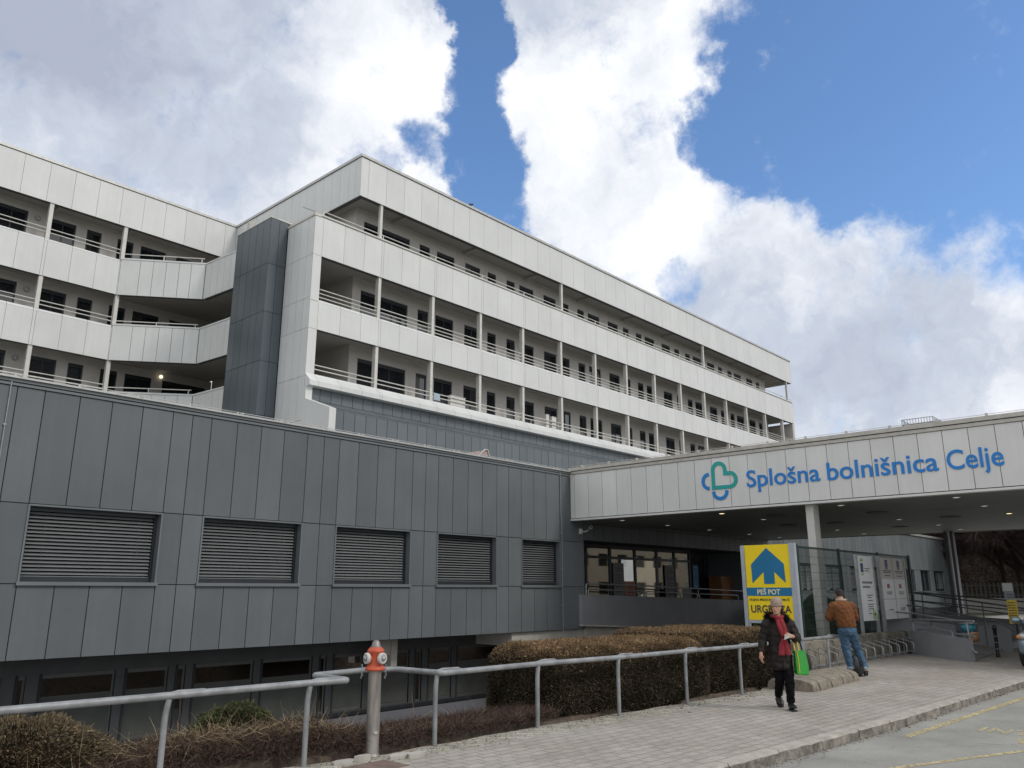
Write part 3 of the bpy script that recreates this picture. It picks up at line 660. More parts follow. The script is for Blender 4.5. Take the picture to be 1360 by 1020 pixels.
mb.tube([(-9,YF+.1,5.86),(22.3,YF+.1,5.86)], .008, 5)
for k in range(26): mb.box(-8.5+1.2*k, -8.44+1.2*k, YF-.1, YF-.03, 5.79, 5.825); mb.box(-8.52+1.2*k,-8.48+1.2*k,YF+.08,YF+.12,5.79,5.87)
mb.build('parapet_capping', CAP, low)
mb = MB(); mb.box(-9, 23, YF+.4, YU+.1, 5.4, 5.55); mb.box(-9, 18, YU, YL+1, 5.4, 5.6); mb.build('roof', ROOF, low)
for a, b in WN:
    f = MB(); y = YF+.16
    f.box(a+.03, a+.09, y, y+.1, 1.862, 3.3); f.box(b-.09, b-.03, y, y+.1, 1.862, 3.3); f.box(a+.09, b-.09, y, y+.1, 3.22, 3.3); f.box(a+.09, b-.09, y, y+.1, 1.862, 1.96)
    f.box(a+.09, b-.09, y+.12, y+.13, 1.96, 3.22, 1)
    # frame lining standing a little proud of the boards
    f.box(a-.005, a+.03, YF-.02, y+.1, 1.86, 3.33, 2); f.box(b-.03, b+.005, YF-.02, y+.1, 1.86, 3.33, 2); f.box(a-.03, b+.03, YF-.06, y+.1, 1.79, 1.86, 2); f.box(a+.03, b-.03, YF-.012, y+.1, 3.3, 3.335, 2)
    o = f.build('window', [FRAME, mat('shaded_glass', (.012,.013,.015), .5, 0, .1, 2, spec=.15), GREYD], low)
    s = MB(); random.seed(int(a*100)); z = 3.20; t0 = .016
    tilt = .046 if a < 15.5 else .036
    while z > 1.95:
        tt = tilt
        s.prism([(a+.1,y+.07,z),(b-.1,y+.07,z),(b-.1,y+.01,z-tt),(a+.1,y+.01,z-tt)], (0,.004,.004)); z -= .072
    s.box(a+.1, b-.1, y+.01, y+.07, 1.955, 1.975)
    for q in (.15,.5,.85): s.tube([(a+(b-a)*q,y+.012,3.22),(a+(b-a)*q,y+.012,1.96)], .002, 4)
    s.build('blind', BLIND if a < 19 else BLIND, o)
# lightning conductors
for pts in ([(4.62,YF-.03,5.78),(4.62,YF-.03,.4)], [(21.7,YF-.03,5.8),(21.7,YF-.03,4.2),(21.74,YF-.03,3.9),(21.74,YF-.03,.3)]):
    mb = MB(); mb.tube(pts, .012, 6); 
    for z in (1.2,2.4,3.6,4.8): mb.box(pts[0][0]-.03, pts[0][0]+.03, YF-.035, YF, z, z+.03)
    mb.build('lightning_conductor', GALV, low)
# --- sunken storey: windows set back under the block
YB = 19.2
mb = MB()
BW = [(-8.9,-7.9),(-7.5,-5.4),(-5.1,-3.5),(-3.3,-2.4),(-2.1,-.3),(0,2.3),(2.5,4.0),(4.2,5.1),(5.45,6.2),(6.55,7.95),(8.3,9.15),(9.45,9.75+.0),(10.0,11.35),(11.7,13.1),(13.35,13.6),(13.95,14.85),(15.2,16.55),(16.85,17.05),(17.3,18.25),(18.5,20.8)]
BW = [(-8.9,-7.9),(-7.5,-5.4),(-5.1,-3.5),(-3.3,-2.4),(-2.1,-.3),(0,2.3),(2.5,4.0),(4.2,5.75),(6.0,6.2),(6.45,8.0),(8.2,9.2),(9.37,9.62),(9.8,11.4),(11.6,13.15),(13.35,13.6),(13.8,14.85),(15.05,16.55),(16.75,17.05),(17.28,18.28),(18.48,20.8)]
hl = [(a,b,-1.5,-.02) for a, b in BW]
wall_holes(mb, (0,YB,0), XD, -9, 23, -2.6, .4, hl, .1, 0, 1)
mb.box(-9, 23, YB-.07, YB-.005, -1.62, -1.53, 1); mb.box(-9, 23, YB-.03, YB-.003, -2.22, -1.66, 2); mb.box(-9,23,YB-.04,YB-.003,-2.26,-2.235,3)
mb.build('basement_wall', [mat('basement_frame', (.075,.08,.082), .5, .2, .1, 2), FRAME, WALLG, JOINT], low)
CURT = mat('frosted_lower_film', (.085,.092,.085), .25, 0, .12, 1.5)
for a, b in BW:
    f = MB(); y = YB+.05
    f.box(a, b, y, y+.04, -.1, -.02); f.box(a, b, y, y+.04, -1.5, -1.45); f.box(a, a+.05, y+.001, y+.039, -1.45, -.1); f.box(b-.05, b, y+.001, y+.039, -1.45, -.1)
    f.box(a, a+.05, YB-.02, YB+.0-.002, -1.5, 0.0, 1)
    o = f.build('window', [mat('alu_frame', (.12,.125,.12), .45, .3, .1, 4), JOINT], low)
    g = MB(); g.poly([(a+.05,y+.02,-1.45),(b-.05,y+.02,-1.45),(b-.05,y+.02,-.1),(a+.05,y+.02,-.1)]); g.build('pane', BGLASS, o)
    if b-a > .5:
        g = MB(); g.box(a+.052, b-.052, y+.008, y+.016, -1.44, -.46); g.build('lower_film', CURT, o)
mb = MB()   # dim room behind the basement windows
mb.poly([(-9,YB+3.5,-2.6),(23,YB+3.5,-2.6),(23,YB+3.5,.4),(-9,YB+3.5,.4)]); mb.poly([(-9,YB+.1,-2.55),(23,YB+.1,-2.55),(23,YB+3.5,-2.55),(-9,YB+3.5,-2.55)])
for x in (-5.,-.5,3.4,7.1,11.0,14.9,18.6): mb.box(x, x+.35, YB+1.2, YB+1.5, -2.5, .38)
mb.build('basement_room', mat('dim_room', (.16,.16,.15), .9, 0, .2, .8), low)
mb = MB(); mb.box(-9, 23, YF+.07, YB+4, .42, .5); mb.box(-9, 22.9, YF+.6, YF+.7, .5, 5.4); mb.build('floor_and_light_stop', WALLG, low)  # floor slab, plus an unseen upright screen added to block light through the block
mb = MB(); mb.box(15.1, 15.32, 18.3, 18.6, -.35, .42); mb.box(14.7, 15.1, 18.35, 18.6, -.05, .42); mb.build('downpipe_box', CONCP, low)
mb = MB(); mb.box(19.35, 23.2, 17.62, 19.6, .02, .41); mb.box(21.3,23.2,17.7,19.2,-2.6,.01); mb.build('landing_beam', CONCP, low)
# --- part beyond the entrance
FW = [(41.1,43.5),(44.7,47.1),(48.3,50.7),(51.9,54.3),(58.0,60.2),(61.6,63.7),(64.75,67.4)]
mb = MB(); FJ = sorted({35.4,36.0,36.6,37.2,37.8,38.4,39.0,39.6,40.2,40.6,68.6,*[round(v,2) for a, b in FW for v in (a,(a+(b-a)/4),(a+b)/2,(a+3*(b-a)/4),b)],55.4,56.2,57.0,60.9,64.2,68.0,44.1,47.7,51.3})
panels(mb, (0,YF,0), XD, FJ, [.5,1.63], .024,.03); panels(mb, (0,YF,0), XD, FJ, [3.07,5.4], .024,.03); panels(mb, (0,YF,0), XD, FJ, [1.63,3.07], .024,.03, [(a,b,1.6,3.1) for a, b in FW])
panels(mb, (0,YF,0), XD, frange(23.0, 35.4, .6), [3.42,4.0,5.4], .024, .03)
wall_holes(mb, (0,YF+.035,0), XD, 35.4, 68.58, -.1, 5.4, [(a,b,1.65,3.05) for a, b in FW], .25, 1, 2); mb.box(23.0, 35.4, YF+.035, YF+.32, 3.40, 5.4, 1); mb.box(35.5, 68.5, YF+.6, YF+.7, 0, 5.2, 1)
mb.box(68.55, 68.6, YF+.01, YF+14, -.1, 5.45, 0); mb.box(35.4,35.45,YF+.04,YF+6,-.1,3.44,0)
mb.build('cladding', [GREYP, JOINT, GREYD], low)
mb = MB(); mb.box(23, 68.75, YF-.1, YF+.3, 5.41, 5.55); mb.build('parapet_capping', CAP, low)
mb = MB(); mb.box(23, 68.6, YF+.3, YU, 5.2, 5.4); mb.build('roof', ROOF, low)
for n, (a, b) in enumerate(FW):
    f = MB(); y = YF+.14
    f.box(a+.0, a+.06, y, y+.08, 1.66, 3.04); f.box(b-.06, b, y, y+.08, 1.66, 3.04); f.box(a+.06, b-.06, y, y+.08, 2.96, 3.04); f.box(a+.06, b-.06, y, y+.08, 1.66, 1.72); f.box(a+.06, b-.06, y+.09, y+.1, 1.72, 2.96, 1)
    f.box((a+b)/2-.03,(a+b)/2+.03,y+.002,y+.078,1.72,2.96); f.box(a-.02,b+.02,YF-.06,y,1.6,1.65,2)
    o = f.build('window', [FRAME, GLASS, GREYD], low)
    if n < 4 or n == 6:
        s = MB(); z = 2.94; x0_ = a+.07 if n < 4 else a+1.0
        while z > 1.8: s.prism([(x0_,y+.06,z),(b-.07,y+.06,z),(b-.07,y,z-.045),(x0_,y,z-.045)], (0,.004,.004)); z -= .072
        s.build('blind', BLIND if n < 4 else BLINDP, o)
# --- entrance hall: glazing, dim hall
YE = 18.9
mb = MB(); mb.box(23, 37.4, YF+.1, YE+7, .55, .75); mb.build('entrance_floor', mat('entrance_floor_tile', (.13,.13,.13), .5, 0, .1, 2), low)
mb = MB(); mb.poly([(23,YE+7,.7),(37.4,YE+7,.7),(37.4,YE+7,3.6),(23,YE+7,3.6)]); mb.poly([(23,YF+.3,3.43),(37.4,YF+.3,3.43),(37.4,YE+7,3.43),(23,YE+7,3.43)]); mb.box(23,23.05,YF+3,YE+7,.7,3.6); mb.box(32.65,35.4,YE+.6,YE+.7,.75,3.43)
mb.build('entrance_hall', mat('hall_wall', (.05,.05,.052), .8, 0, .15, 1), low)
gx = [23.05,24.75,26.5,28.25,29.9,31.3,32.6]
gl = MB()
for x in gx: gl.box(x-.05, x+.05, YE-.05, YE+.05, .75, 3.43)
for z, h in ((.75,.1),(2.9,.1),(3.33,.1)): 
    for a, b in zip(gx, gx[1:]): gl.box(a+.05, b-.05, YE-.045, YE+.045, z, z+h)
for x in (33.5,34.6): gl.box(x-.05, x+.05, YE+.35, YE+.42, .75, 3.1)
o = gl.build('entrance_glazing', FRAME, low)
RG = clear_glass('reflecting_glass', .24, (.35,.36,.36))
for a, b in zip(gx, gx[1:]):
    for z0, z1 in ((.85,2.9),(3.0,3.33)): g = MB(); g.poly([(a+.05,YE,z0),(b-.05,YE,z0),(b-.05,YE,z1),(a+.05,YE,z1)]); g.build('pane', RG, o)
# ================================================================== ENTRANCE CANOPY
can = thing('entrance_canopy', 'flat white canopy with blue hospital name standing over the forecourt', 'canopy', (22.5,9.1,0))
XC, CZ0, CZ1, CY0, CY1 = 22.27, 4.05, 5.66, -6.0, 17.49
mb = MB(); ysj = [-17.485,-17.3,-16.7]+[-16.7+.594*k for k in range(1, 38)]; ysj = [y for y in ysj if y < 5.9]+[6.0]
panels(mb, (XC,0,0), (0,-1,0), ysj, [4.12, 5.66], .015, .03)
mb.box(XC+.035, XC+.25, CY0+.05, CY1, 4.13, 5.65, 1); mb.box(XC-.012, XC+.28, CY0, CY1, 4.045, 4.105, 0)
mb.build('fascia', [CANW, JOINT], can)
mb = MB(); mb.box(XC-.03, XC+.3, CY0-.03, CY1+.0, 5.665, 5.755); mb.box(XC-.02, XC+.3, CY0, CY1, 5.757, 5.775, 1); mb.box(XC-.06, XC+.35, CY0-.05, CY1+.02, 5.777, 5.885)
mb.tube([(XC+.1,CY0,5.95),(XC+.1,CY1,5.95)], .007, 5)
for k in range(20): mb.box(XC+.07, XC+.12, CY1-.5-1.15*k, CY1-.44-1.15*k, 5.885, 5.975)
mb.build('capping', [mat('canopy_capping', (.50,.475,.42), .5, .1, .1, 4), JOINT], can)
mb = MB(); mb.box(XC+.3, 37.8, CY0, CY1, 5.5, 5.62); mb.box(37.6, 37.8, CY0, CY1, 4.05, 5.5); mb.build('roof', ROOF, can)
mb = MB(); xs = frange(XC+.3, 37.6, 1.27); ysn = frange(CY0, CY1, 2.4)
for a, b in zip(xs, xs[1:]):
    for c, d in zip(ysn, ysn[1:]): mb.box(a+.004, b-.004, c+.004, d-.004, 4.07, 4.09)
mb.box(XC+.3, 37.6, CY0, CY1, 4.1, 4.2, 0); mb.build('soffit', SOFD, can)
LIT = mat('lamp_lens_lit', (.9,.85,.7), .4, 0, .02, 1, emit=(1,.78,.42,2.6)); LITW = mat('lamp_lens_pale', (.85,.85,.82), .4, 0, .02, 1, emit=(1,.95,.85,.5)); RINGM = mat('lamp_ring', (.6,.6,.58), .4, .2, .05, 4)
def downlight(x, y, lit=False, r=.085):
    mb = MB(); mb.lathe([(r*1.35,4.068),(r*1.35,4.055),(r,4.050),(r,4.066)], (x,y,0), 16); o = mb.build('downlight', RINGM, can)
    mb = MB(); mb.lathe([(.001,4.053),(r*.97,4.053),(r*.97,4.062)], (x,y,0), 16); mb.build('lens', LIT if lit else LITW, o)
for x in (23.4, 26.35, 29.5, 33.0, 36.0):
    for y in (16.1, 12.3, 8.55, 5.55, 2.0, -1.5):
        if (x, y) in ((29.5,8.55),): y = 8.86
        if x > 30 and y < 6: continue
        if (x == 26.35 and y == 8.55) or (x == 29.5 and y == 12.3): continue
        downlight(x, y, (round(x,1), y) in ((23.4,12.3),(29.5,5.55)))
for x, y in ((26.36,8.53),(29.56,11.05),(29.4,12.76),(29.65,7.29),(33.08,9.9),(25.2,11.3)):
    mb = MB(); mb.lathe([(.001,4.06),(.24,4.045),(.27,4.052),(.30,4.04),(.33,4.066)], (x,y,0), 22); mb.build('ceiling_vent', mat('vent_grille', (.16,.165,.17), .5, .2, .05, 4), can)
# letters
BLUEM = mat('sign_blue', (.002,.20,.60), .38, 0, .05, 3); GREENM = mat('sign_green', (.006,.36,.32), .38, 0, .05, 3); BLUEL = mat('logo_blue', (.003,.21,.58), .38, 0, .05, 3)
mb = MB(); RT = Vector((0,-1,0))
for wd, y0, y1, z in (('Splošna',10.82,8.62,4.665),('bolnišnica',8.42,5.58,4.655),('Celje',5.38,4.12,4.645)):
    text_on(mb, wd, (XC-.006,y0,z), RT, ZU, y0-y1, .51, .014, 0, .012)
mb.build('lettering', BLUEM, can)
def stroke(mb, pts, wd, x, closed=False, th=.014):
    P = [Vector((0, a, b)) for a, b in pts]; n = len(P); Lf, Rt = [], []
    for i in range(n):
        p, q = P[i-1] if (i or closed) else P[i], P[(i+1) % n] if (i < n-1 or closed) else P[i]
        t = (q-p).normalized(); nn = Vector((0,-t.z,t.y)); k = 1.0
        if 0 < i < n-1 or closed:
            a = (P[i]-P[i-1]).normalized(); c = (P[(i+1) % n]-P[i]).normalized(); k = 1/max(.55, math.cos(a.angle(c, 0)/2))
        Lf.append(P[i]+nn*wd/2*k); Rt.append(P[i]-nn*wd/2*k)
    m = n if closed else n-1
    for i in range(m):
        j = (i+1) % n; mb.prism([Vector((x-.006,v.y,v.z)) for v in (Lf[i],Lf[j],Rt[j],Rt[i])], (-th,0,0))
def arcp(cy, cz, r, a0, a1, n=10, ry=None): return [(cy+r*math.cos(R(a0+(a1-a0)*k/n)), cz+(ry or r)*math.sin(R(a0+(a1-a0)*k/n))) for k in range(n+1)]
mb = MB()
g = [(11.91,4.735)]+arcp(11.71,5.27,.2,180-180,180-0,10)[0:0]+[(11.91,5.27)]+arcp(11.71,5.27,.2,0,180)[1:-1]+[(11.505,5.27),(11.505,5.14),(11.38,5.14)]+arcp(11.37,4.94,.21,90,270,12)[1:-1]+[(11.37,4.73)]
stroke(mb, g, .115, XC, True); mb.build('logo_heart', GREENM, can)
mb = MB(); stroke(mb, [(12.05,5.165)]+arcp(12.07,4.945,.19,90,-90,10,.215)+[(12.05,4.73)], .105, XC); stroke(mb, [(11.925,4.62)]+arcp(11.70,4.585,.215,0,-180,12,.19)+[(11.475,4.63)], .105, XC)
mb.build('logo_arcs', BLUEL, can)
for (x0,x1,y0,y1,mm) in ((22.47,22.86,8.99,9.21,WHITE2),(37.15,37.5,9.15,9.5,WALLG),(22.47,22.86,-1.2,-1.0,WHITE2),(37.15,37.5,-1.2,-.9,WALLG)):
    mb = MB(); mb.box(x0,x1,y0,y1,-.05,4.055); mb.box(x0-.01,x1+.01,y0-.01,y1+.01,-.05,.12); mb.build('pillar', mm, can, .008)
mb = MB()
cx, cy = 24.6, 6.55
mb.box(cx-.5, cx+.5, cy-.62, cy+.45, 5.62, 6.12, 0); mb.box(cx-.36, cx+.36, cy-.45, cy+.28, 6.12, 6.22, 0)
for k in range(12):
    q = cy-.5+.82*k/11
    for xx in (cx-.42, cx+.42): mb.tube([(xx,q,6.12),(xx,q,6.43)], .008, 4, 1)
for k in range(8): q = cx-.42+.84*k/7; mb.tube([(q,cy-.5,6.12),(q,cy-.5,6.43)], .008, 4, 1); mb.tube([(q,cy+.32,6.12),(q,cy+.32,6.43)], .008, 4, 1)
for z in (6.28,6.43): mb.tube([(cx-.42,cy-.5,z),(cx+.42,cy-.5,z),(cx+.42,cy+.32,z),(cx-.42,cy+.32,z)], .01, 4, 1, False, True)
mb.build('roof_ventilator', [CONCP, GALV], can)
# things fixed on / standing by the buildings
cc = thing('security_camera', 'small white security camera fixed under the left end of the canopy', 'security camera', (22.9,17.45,3.7))
mb = MB(); mb.box(22.74,22.82,17.40,17.498,3.62,3.80); mb.tube([(22.78,17.42,3.7),(22.84,17.25,3.7),(22.88,17.2,3.76)], .02, 6); mb.build('bracket', WHITE2, cc)
mb = MB(); mb.lathe([(.03,-.13),(.05,-.12),(.052,.06),(.058,.07),(.058,.09)], (0,0,0), 14, 0, 'y'); V0 = mb.v; mb.v = [tuple(Vector((22.9,17.12,3.83))+Matrix.Rotation(R(35),3,'Z').transposed() @ Vector((p[0],-p[1],p[2]))) for p in V0]; mb.build('housing', WHITE2, cc)
mb = MB(); mb.sphere((22.83,17.03,3.83), .035, 10); mb.build('lens', GLASS, cc)
sk = thing('roof_skylight', 'pinkish weathered skylight hood poking above the edge of the grey roof', 'skylight', (20.4,20.5,5.55))
mb = MB(); mb.prism([(19.3,20.0,5.55),(20.9,20.0,5.55),(20.65,20.0,6.62),(20.5,20.0,6.62)], (0,1.2,0)); mb.build('hood', mat('weathered_hood', (.36,.27,.25), .7, 0, .25, 5), sk)
mb = MB(); mb.tube([(19.3,19.98,5.6),(20.5,19.98,6.63),(20.66,19.98,6.63),(20.92,19.98,5.6)], .03, 5); mb.build('rim', CAP, sk)
# pigeon on the roof edge
bd = thing('bird', 'tiny dark bird perched on the roof edge of the white ward block', 'bird', (29.5,30.1,23.1))
mb = MB(); rr = [(.0,.02),(.05,.05),(.12,.075),(.2,.07),(.27,.045),(.31,.02)]
mb.ring_loft([[Vector((29.36+h, 30.1+r*math.cos(2*math.pi*k/10), 23.2+h*.28+r*math.sin(2*math.pi*k/10))) for k in range(10)] for h, r in rr]); mb.sphere((29.70,30.1,23.33), .045, 10); mb.prism([(29.74,30.09,23.33),(29.79,30.1,23.325),(29.74,30.11,23.33)], (0,0,.012)); mb.prism([(29.38,30.07,23.2),(29.38,30.13,23.2),(29.2,30.12,23.14),(29.2,30.08,23.14)], (0,0,.012))
for q in (30.08,30.12): mb.tube([(29.55,q,23.22),(29.56,q,23.09)], .006, 4)
mb.build('body', mat('bird_feathers', (.02,.02,.022), .7, 0, .2, 20), bd)

# ---- entrance ramp wall in front of the hall, with its railing
TERR = mat('shade_lifted_render', (.235,.238,.25), .75, 0, .08, 1.2, bump=.1, bscale=40)  # grey render with its colour lightened to make up for the canopy's shade
ramp = thing('entrance_terrace', 'curved dark grey terrace wall with a tube railing in front of the entrance glazing', 'terrace wall', (22.7,17.3,.3))
def wallpath(pts, th, zb, parent, name='wall', m=None):     # pts: (x,y,ztop,zbot)
    mb = MB(); n = len(pts); rings = []
    for i, p in enumerate(pts):
        a = Vector(pts[max(0,i-1)][:2]); b = Vector(pts[min(n-1,i+1)][:2]); t = (b-a).normalized(); nn = Vector((-t.y, t.x))*th
        rings.append([Vector((p[0],p[1],p[3])), Vector((p[0],p[1],p[2])), Vector((p[0]+nn.x,p[1]+nn.y,p[2])), Vector((p[0]+nn.x,p[1]+nn.y,p[3]))])
    mb.ring_loft(rings, 0, True, False); return mb.build(name, m or TERR, parent)
tp = [(22.66,17.36,1.56,.58),(24.0,17.36,1.53,.50),(25.9,17.36,1.49,.42),(26.1,17.36,1.485,.2),(30.2,17.36,1.38,.1),(33.2,17.3,1.30,.0),(34.6,17.0,1.25,-.05),(35.6,16.4,1.2,-.05),(36.4,15.4,1.14,-.05)]
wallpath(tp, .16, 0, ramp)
mb = MB(); mb.prism([(22.66,17.34,.57),(26.0,17.34,.41),(26.0,17.5,.41),(22.66,17.5,.57)], (0,0,-.05)); mb.build('drip_edge', CONCP, ramp)
mb = MB(); zr = lambda p: p[2]+.40
mb.tube(rounded([(23.0,17.44,1.56),(23.0,17.44,1.93),(26.1,17.44,1.885),(30.2,17.44,1.78),(33.2,17.38,1.70),(34.6,17.08,1.65),(35.6,16.48,1.6),(36.4,15.5,1.54)], .12), .026, 7)
for x0, x1 in ((23.12,26.6),(26.8,30.6),(30.8,34.2)):
    f = lambda x: 1.56-.0235*(x-22.66)
    mb.tube(rounded([(x0,17.44,f(x0)),(x0,17.44,f(x0)+.19),(x1,17.44,f(x1)+.19),(x1,17.44,f(x1))], .1), .021, 6)
for x in (26.7,30.7): mb.tube([(x,17.44,1.45),(x,17.44,1.92-.0255*(x-23))], .024, 6)
mb.build('railing', GALV, ramp)
mb = MB(); mb.box(23.0, 34, 17.52, 17.6, -.1, .74); mb.build('plinth', CONCP, ramp)
# notices, boxes in the hall
def lines(mb, org, right, w_, rows, h=.012, seed=1, mi=0, th=.004):  # rows of illegible small print
    rd = random.Random(seed); org = Vector(org); right = Vector(right).normalized(); nrm = right.cross(ZU)
    for (u, v, ln) in rows:
        x = u
        while x < u+ln:
            l = min(rd.uniform(.03,.09)*w_, u+ln-x); a = org+right*x+ZU*v
            mb.prism([a, a+right*l, a+right*l+ZU*h, a+ZU*h], nrm*th, mi); x += l+.012*w_
def notice(name, label, x, y, z0, wd, h, m, seed, cat='notice'):
    t = thing(name, label, cat, (x,y,z0)); mb = MB(); mb.box(x, x+wd, y, y+.02, z0, z0+h); mb.build('sheet', m, t)
    mb = MB(); lines(mb, (x,y-.002,z0), XD, 1.5, [(wd*.15, h*q, wd*.7) for q in (.85,.78,.66,.6,.5,.44,.34,.2)], .025, seed); mb.build('print', mat('ink', (.05,.05,.055), .7, 0, .1, 4), t); return t
PAPER = mat('paper', (.50,.50,.48), .8, 0, .05, 3); PAPERD = mat('grey_paper', (.22,.22,.215), .8, 0, .05, 3)
notice('notice_poster', 'tall grey notice behind the second pane of the entrance glazing', 26.65, YE-.06, 1.35, .72, 1.4, PAPERD, 1)
notice('notice_poster', 'narrow grey notice pasted on the fifth pane of the entrance glazing', 30.45, YE-.06, 1.2, .72, 1.55, PAPERD, 2)
notice('notice_poster', 'orange tinted poster low down behind the entrance glazing', 27.35, YE-.09, .95, .75, 1.1, mat('orange_paper', (.42,.22,.15), .8, 0, .1, 3), 3, 'poster')
notice('notice_poster', 'blue lit notice on the dark entrance door', 33.45, YE+.3, 1.75, .45, 1.05, mat('blue_notice', (.05,.10,.16), .5, 0, .3, 3, emit=(.1,.25,.4,.05)), 5)
t = thing('notice_stand', 'small free standing paper notice on the terrace behind the railing', 'notice stand', (30.9,18.2,.75))
mb = MB(); mb.box(30.75,31.45,18.2,18.22,1.1,1.75); mb.build('board', PAPERD, t); 
for q in (30.8,31.4): mb = MB(); mb.tube([(q,18.22,.75),(q,18.22,1.7)], .015, 5); mb.build('leg', GALV, t)
t = thing('wooden_cabinet', 'orange brown wooden cabinet under the entrance porch', 'cabinet', (34.4,18.3,.75))
WOOD = mat('orange_wood', (.26,.115,.045), .55, 0, .25, 6, stretch=(1,1,6)); mb = MB(); mb.box(34.3,36.3,18.3,18.9,.8,2.25); mb.build('carcass', WOOD, t, .01); mb = MB(); mb.box(34.25,36.35,18.26,18.92,2.25,2.31); mb.build('top', WOOD, t); 
for a in (34.34,35.34): mb = MB(); mb.box(a,a+.93,18.27,18.298,.9,2.2); o = mb.build('door', WOOD, t, .005); mb = MB(); mb.box(a+.8,a+.83,18.25,18.268,1.5,1.6); mb.build('handle', GALV, o)

# ---- building across the road, mirrored in the entrance glass
t = thing('opposite_building', 'beige building across the road mirrored in the entrance glazing', 'building', (80,-22,0))
mb = MB(); hw = [(a,a+2.2,z,z+1.5) for a in np.arange(61,120,4.1) for z in (1.2,4.6,8.0)]
wall_holes(mb, (0,-22,0), (-1,0,0), -124, -56, -.5, 11.5, [(-b,-a,c,d) for a, b, c, d in hw], .3); mb.box(56,124,-36,-22.35,-.5,11.4); mb.build('wall', mat('beige_render', (.60,.51,.36), .85, 0, .06, .6), t)
mb = MB(); mb.prism([(55,-21,11.5),(125,-21,11.5),(125,-29,15),(55,-29,15)], (0,0,.2)); mb.build('roof', mat('roof_tile', (.20,.09,.06), .85, 0, .2, 2), t)
for a, b, c, d in hw: f = MB(); f.box(a,b,-22.3,-22.25,c,d); f.build('window', GLASS, t)

# ================================================================== ACCESS RAMPS (right)
acc = thing('wheelchair_ramp', 'folded dark grey wheelchair ramp with tube handrails beside the forecourt', 'ramp', (22.9,5.5,0))
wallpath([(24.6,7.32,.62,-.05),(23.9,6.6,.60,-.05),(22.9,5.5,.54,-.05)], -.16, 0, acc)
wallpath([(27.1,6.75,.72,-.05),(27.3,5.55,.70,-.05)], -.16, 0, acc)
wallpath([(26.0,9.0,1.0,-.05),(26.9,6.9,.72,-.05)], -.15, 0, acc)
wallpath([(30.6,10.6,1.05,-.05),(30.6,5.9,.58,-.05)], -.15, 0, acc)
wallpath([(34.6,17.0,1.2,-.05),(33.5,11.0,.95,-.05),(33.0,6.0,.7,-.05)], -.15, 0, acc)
mb = MB(); mb.prism([(24.7,7.4,.35),(26.2,9.2,.55),(30.4,10.5,.6),(30.4,5.9,.25),(27.3,5.8,.1),(23.1,5.6,.02)], (0,0,-.3)); mb.build('ramp_floor', COURT, acc)
RD = mat('dark_rail_paint', (.12,.125,.13), .5, .3, .1, 8)
def rail(pts, parent, r=.024, m=None, name='handrail', rad=.1):
    mb = MB(); mb.tube(rounded(pts, rad), r, 7); return mb.build(name, m or GALV, parent)
rail([(24.75,7.42,.35),(24.55,7.34,.42),(24.55,7.34,.92),(22.6,5.35,.97)], acc, .027)
rail([(24.4,7.2,.30),(24.4,7.2,.68),(23.35,6.05,.70),(23.35,6.05,.35)], acc, .022); rail([(24.45,7.25,.84),(23.3,6.0,.66)], acc, .018)
rail([(22.95,5.6,.94),(22.9,5.55,.30),(22.75,5.4,.22)], acc, .022); rail([(22.65,5.38,.62),(23.2,5.95,.64)], acc, .02)
rail([(26.5,9.3,1.3),(26.5,7.8,1.25),(26.6,5.7,.86),(26.6,5.3,.60)], acc, .026, RD); rail([(26.0,9.4,1.15),(25.2,7.45,1.06),(24.9,6.25,.9)], acc, .024)
rail([(26.5,8.9,.8),(26.5,8.9,1.08),(26.5,7.75,1.03),(26.5,7.75,.7)], acc, .02, RD); rail([(26.5,7.4,.7),(26.5,7.4,1.0),(26.5,6.2,.78),(26.5,6.2,.4)], acc, .02, RD)
for y in (9.3,7.55,6.0): rail([(26.5,y,.2),(26.5,y,1.25-.19*(7.8-y) if y < 7.8 else 1.27)], acc, .022, RD)
rail([(30.5,10.4,1.85),(30.5,8.9,1.60),(30.5,6.0,1.18),(30.5,5.7,1.13)], acc, .026, RD); rail([(30.5,10.4,1.55),(30.5,8.9,1.34),(30.5,6.0,.94)], acc, .02, RD)
for y in (10.3,9.2,8.0,6.9,6.0): rail([(30.5,y,.4),(30.5,y,1.6+.145*(y-8.9))], acc, .02, RD)
rail([(33.4,11.2,1.75),(33.0,6.0,1.3)], acc, .026, RD); rail([(33.4,11.2,1.45),(33.0,6.0,1.0)], acc, .02, RD)
for q in (11.1,9.5,8.,6.5): rail([(33.0+.077*(q-6),q,.5),(33.0+.077*(q-6),q,1.3+.086*(q-6))], acc, .02, RD)
# bin, on a tube frame at the ramp's end
bn = thing('litter_bin', 'teal and tan litter bin heaped with red and white rubbish at the ramp railing', 'litter bin', (23.9,5.75,.45))
def tub(mb, c, r0, r1, z0, z1, mi=0): mb.lathe([(r0*.9,z0),(r0,z0),(r1,z1),(r1*.92,z1),(r0*.85,z0+.03)], c, 16, mi)
mb = MB(); tub(mb, (23.9,5.8,0), .17, .19, .66, .86); mb.build('basket', mat('teal_plastic', (.04,.20,.26), .5, 0, .2, 9), bn)
mb = MB(); tub(mb, (23.9,5.72,0), .13, .15, .42, .67); mb.build('lower_basket', mat('tan_card', (.34,.18,.09), .7, 0, .15, 9), bn)
mb = MB(); random.seed(4)
for k in range(22): a = random.random()*6.28; q = random.random()*.14; obox(mb, Vector((23.9+q*math.cos(a),5.8+q*math.sin(a),.86+random.random()*.09-q*.3)), .07, .05, .03, a, k % 3)
mb.build('rubbish', [mat('red_wrapper', (.40,.03,.03), .6), mat('white_wrapper', (.55,.53,.5), .7), mat('dark_red_wrapper', (.2,.03,.04), .6)], bn)
mb = MB()
